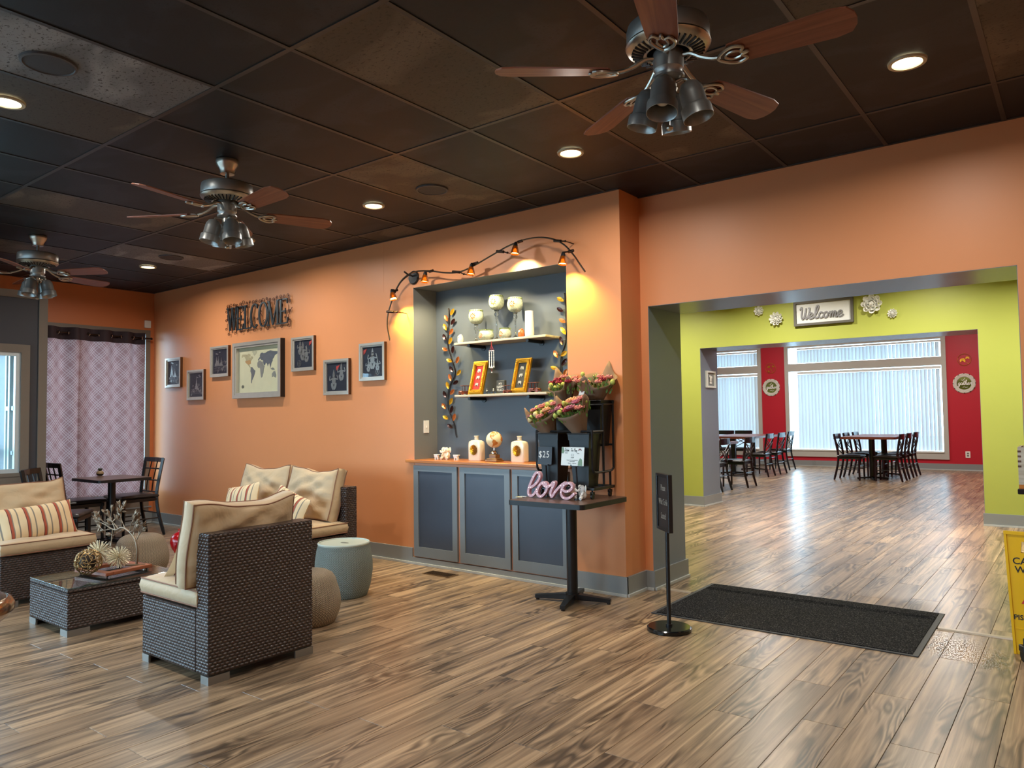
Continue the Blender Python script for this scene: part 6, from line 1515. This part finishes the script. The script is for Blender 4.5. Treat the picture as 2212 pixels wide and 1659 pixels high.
# ================================================================== CURTAINED WINDOW DRESSING
def curtain(y0, y1, label, ph):
    t = thing('curtain', label, 'curtain', (XL+.085, (y0+y1)/2, 0), 0, 'mauve lattice curtains'); b = B(); n = 90; m_ = 14; ztop, zbot = 2.41, .40; L_ = y1-y0
    vs = []
    for i in range(m_+1):
        z = zbot+(ztop-zbot)*i/m_
        for k in range(n+1):
            u = k/n; am = .042*(1-.3*math.sin(2*u+i*.15)); vs.append((am*math.sin(u*L_*2*PI/.26+ph)+.006*math.sin(u*9+i*.3), -L_/2+u*L_, z))
    fs = [(i*(n+1)+k, i*(n+1)+k+1, (i+1)*(n+1)+k+1, (i+1)*(n+1)+k) for i in range(m_-1) for k in range(n)]
    b._a(vs, fs); b.build('drape', CURT, t)
    b = B(); b._a([(v_[0], v_[1], v_[2]) for v_ in vs[(m_-1)*(n+1):]]+[], [(k, k+1, n+2+k, n+1+k) for k in range(n)])
    for q in range(n+1): b.v[q] = (b.v[q][0], b.v[q][1], zbot+(ztop-zbot)*(m_-1)/m_-.002)
    b.build('header_band', CURB, t)
    b.v = []
    y = -L_/2
    k = 0
    while True:
        u = ((PI*k-ph)*.26/(2*PI))/L_
        k += 1
        if u > 1: break
        if u < 0: continue
        g_ = B(); pts = [(0, -L_/2+u*L_+.0, 2.345)]; g_.x = at(0, -L_/2+u*L_, 2.345) @ rot('Z', 55 if k % 2 else -55)
        g_.tube([(0, .024*math.cos(a_*PI/8), .024*math.sin(a_*PI/8)) for a_ in range(16)], .005, 6, closed=True); g_.build('grommet', CHRM, t)
curtain(1.80, 2.585, 'right mauve lattice curtain panel beside the window gap', .4); curtain(.99, 1.85, 'left mauve lattice curtain panel, partly behind the vestibule', 1.5)
t = thing('curtain_rod', 'bronze curtain rod above the small window table', 'curtain rod', (XL+.085, 1.8, 2.345))
B().tube([(0, -.9, 0), (0, .86, 0)], .009, 10).ball((0, .875, 0), .016, 10).tube([(0, .84, 0), (-.085, .84, 0)], .006, 8).build('rod', BRNZ, t)
b = B(); b.bbox((XL, 2.62, 2.49), (XL+.03, 2.70, 2.585), .006); o = b.build('motion_sensor', CERW, None, False); tag(o, 'small white motion sensor box at the corner above the curtain', 'sensor')
# ================================================================== LIME WALL AND DINING ROOM DECOR
t = thing('welcome_frame_sign', 'grey framed sign with silver script Welcome on the lime wall', 'sign', (-.455, GY0-.001, 2.572), rot=(0, 0, 0))
w, h = .36, .158; f = B(); f.box((-w, -.045, -h), (-w+.03, 0, h)).box((w-.03, -.045, -h), (w, 0, h)).box((-w+.03, -.045, -h), (w-.03, 0, -h+.03)).box((-w+.03, -.045, h-.03), (w-.03, 0, h)); f.build('frame', M('weathered_grey_wood', (92, 90, 84), .6), t, False)
B().box((-w+.03, -.02, -h+.03), (w-.03, -.001, h-.03)).build('backing', M('white_shiplap', (228, 232, 232), .6, 0, .05, 8), t, False)
b = B(); script_word(b, 'Welcome', -.285, -.075, .165, .017, .012, -.034, .1); b.build('script_lettering', M('galvanised_grey', (120, 120, 124), .4, .3, .1, 60), t, False)
WFL = M('matte_white_flower', (248, 248, 242), .5)
def rosette(px, py, R_, label, layers=3, npet=8, dep=.05):
    p = onY(px, py, GY0); t = B(); 
    for L_ in range(layers):
        f_ = 1-L_/(layers+.4); n = max(4, npet-L_)
        for k in range(n):
            a = 2*PI*k/n+L_*.4; m_ = at(0, -.008-L_*dep/layers, 0) @ Matrix.Rotation(a, 4, 'Y') @ at(R_*f_*.52, 0, 0) @ rot('Z', -28-8*L_)
            t.x = m_; q = 10; vs = [(0, .01, 0)]+[(R_*f_*.48*math.cos(2*PI*i/q*1.0), -.10*R_-.12*R_*(math.cos(2*PI*i/q) > .2), R_*f_*(2.3/n)*math.sin(2*PI*i/q)) for i in range(q)]
            n0 = len(vs); vs += [(x, y+.005, z) for x, y, z in vs]
            t._a(vs, [(0, i, i % q+1) for i in range(1, q+1)]+[(n0, n0+i % q+1, n0+i) for i in range(1, q+1)]+[(i, n0+i, n0+i % q+1, i % q+1) for i in range(1, q+1)])
    t.x = None; t.ball((0, -dep-.002, 0), R_*.14, 10); t.box((-R_*.3, -.01, -R_*.3), (R_*.3, 0, R_*.3))
    o = t.build('wall_flower', WFL, None, False); o.location = (p.x, GY0, p.z); tag(o, label, 'wall art', 'white flower ornaments on the lime wall')
rosette(1640.5, 672, .078, 'small white flower ornament, far left on the lime wall'); rosette(1678, 689, .108, 'medium white flower ornament just left of the framed Welcome sign', 4, 10)
rosette(1884.5, 657, .145, 'largest white flower ornament, right of the framed Welcome sign', 4, 8, .08); rosette(1928.5, 677, .066, 'smallest white flower ornament, far right on the lime wall', 3, 10)
for k, (px, py) in enumerate(((1873, 625), (1888, 618))):
    p = onY(px, py, 7.72); b = B(); b.tube([(0, 0, 0), (0, 0, 3.1-p.z)], .0015, 5); b.ball((0, 0, 0), .014, 10, sz=2); o = b.build('hanging_ornament', BRNZ, None); o.location = p
    tag(o, ('left', 'right')[k]+' one of two tiny dark ornaments hanging above the largest white flower', 'ornament', 'hanging dark ornaments')
t = thing('shadow_box', 'small white framed figure on the slate reveal of the lime opening', 'picture', (GX0+.003, 8.215, 1.79))
f = B().box((0, -.155, -.12), (.03, -.13, .12)).box((0, .13, -.12), (.03, .155, .12)).box((0, -.13, -.12), (.03, .13, -.095)).box((0, -.13, .095), (.03, .13, .12)); f.build('frame', P_WT, t, False)
B().box((0, -.13, -.095), (.006, .13, .095)).build('backing', P_TR, t, False); B().ball((.014, 0, .0), .03, 12, sx=.3, sz=1.6).ball((.016, -.03, .04), .02, 10, sx=.3).ball((.016, .035, .03), .02, 10, sx=.3).ball((.014, .0, -.055), .04, 10, sx=.3, sz=.4).build('white_figure', CERW, t)
def gather(px, py, label):
    p = onY(px, py, FY); t = thing('gather_wall_plate', label, 'wall art', (p.x, FY, p.z), 0, 'round gather mirrors'); R_ = .215
    b = B(); n = 60; m_ = rot('X', 90); b.x = m_
    b.lathe([(.135, .003), (.15, .02), (.16, .014), (.172, .022), (.182, .016), (.194, .024), (.205, .02), (.215, .012), (.215, 0), (.135, 0)], 48); b.build('beaded_rim', M('distressed_white', (212, 208, 196), .5, 0, .12, 30), t)
    b = B()
    for k in range(12): a = 2*PI*k/12; b.x = Matrix.Rotation(a, 4, 'Y') @ at(.208, -.02, 0); b.box((-.006, -.004, -.013), (.008, .006, .013))
    b.build('rim_notch', M('worn_brown', (84, 66, 52), .7), t, False)
    b = B(); b.x = m_; b.lathe([(0, .004), (.136, .004), (.136, .006), (0, .006)], 40); b.build('mirror', M('round_mirror', (200, 204, 200), .05, 1.0, .01), t)
    b = B(); script_word(b, 'gather', -.118, -.035, .11, .011, .003, -.011, .15); b.ribbon(smooth_path([(-.03, -.085), (.0, -.075), (.03, -.09), (.07, -.08)], 4), .008, .003, 'xz', -.011).ribbon(smooth_path([(-.05, .075), (-.02, .065), (.0, .095), (.02, .115)], 4), .008, .003, 'xz', -.011); b.build('script_lettering', CERW, t, False)
gather(1666, 837, 'round gather mirror with distressed white rim on the red pier left of the wide window'); gather(2083, 828, 'round gather mirror with distressed white rim on the red wall right of the wide window')
def ringart(px, py, kind, label):
    p = onY(px, py, FY); t = thing('gold_ring_wall_art', label, 'wall art', (p.x, FY-.015, p.z), 0, 'gold ring wall art'); R_ = .125
    B().tube([(R_*math.cos(2*PI*k/40), 0, R_*math.sin(2*PI*k/40)) for k in range(40)], .004, 6, closed=True).tube([(0, 0, R_), (0, .015, R_)], .004, 6).build('ring', GOLD, t)
    b = B()
    if kind == 'ginkgo':
        for cx, cz, s, a0 in ((-.03, .02, .05, 120), (.05, .03, .04, 60), (-.03, -.06, .035, 220)):
            b.prism([(cx, cz-.0*s)]+[(cx+s*math.cos(math.radians(a0-60+k*15)), cz+s*math.sin(math.radians(a0-60+k*15))) for k in range(9)], -.003, .001, 'xz')
        b.ribbon(smooth_path([(-.03, .02), (.01, -.02), (.05, -.11)], 4), .006, .003, 'xz', -.002).ribbon([(.05, .03), (.03, -.05)], .005, .003, 'xz', -.002)
    else:
        for cx, cz, s in ((-.03, -.02, .05), (.06, .03, .035)):
            for k in range(9): a = math.radians(-20+k*28); b.prism([(cx, cz), (cx+s*math.cos(a-.16), cz+s*math.sin(a-.16)), (cx+s*1.12*math.cos(a), cz+s*1.12*math.sin(a)), (cx+s*math.cos(a+.16), cz+s*math.sin(a+.16))], -.003, .001, 'xz')
        b.ribbon([(-.03, -.02), (.08, -.09)], .005, .003, 'xz', -.002)
    b.build('gold_leaves', GOLD, t, False)
ringart(1665, 796, 'ginkgo', 'gold ring with ginkgo leaves above the left gather mirror'); ringart(2083, 777, 'monstera', 'gold ring with two cut leaves above the right gather mirror')
p = onY(2091, 982, FY); t = thing('wall_outlet', 'white electrical outlet on the red wall below the right gather mirror', 'outlet', (p.x, FY, p.z))
B().bbox((-.045, -.008, -.068), (.045, 0, .068), .003).build('plate', CERW, t, False); B().bbox((-.02, -.011, .008), (.02, -.008, .042), .002).bbox((-.02, -.011, -.042), (.02, -.008, -.008), .002).build('socket', M('outlet_grey', (120, 116, 110), .5), t, False)
p = onY(2114, 800, FY-.6); t = thing('wall_picture', 'grey framed picture cut off by the right edge of the lime opening', 'picture', (p.x+.16, FY-.001, 2.06)); B().bbox((-.19, -.03, -.23), (.19, 0, .23), .004).build('frame', P_TR, t, False); B().box((-.15, -.033, -.19), (.15, -.03, .19)).build('print', KRAFT, t, False)
t = thing('wall_tablet', 'small pale device on the red wall at the edge of the lime opening', 'device', (.44, FY-.001, .72)); B().bbox((-.05, -.02, -.08), (.05, 0, .08), .004).build('case', M('pale_blue_plastic', (160, 180, 204), .3), t, False)
for o in list(bpy.data.objects):
    if o.type == 'MESH' and o.data.name.startswith('plank') is False: pass
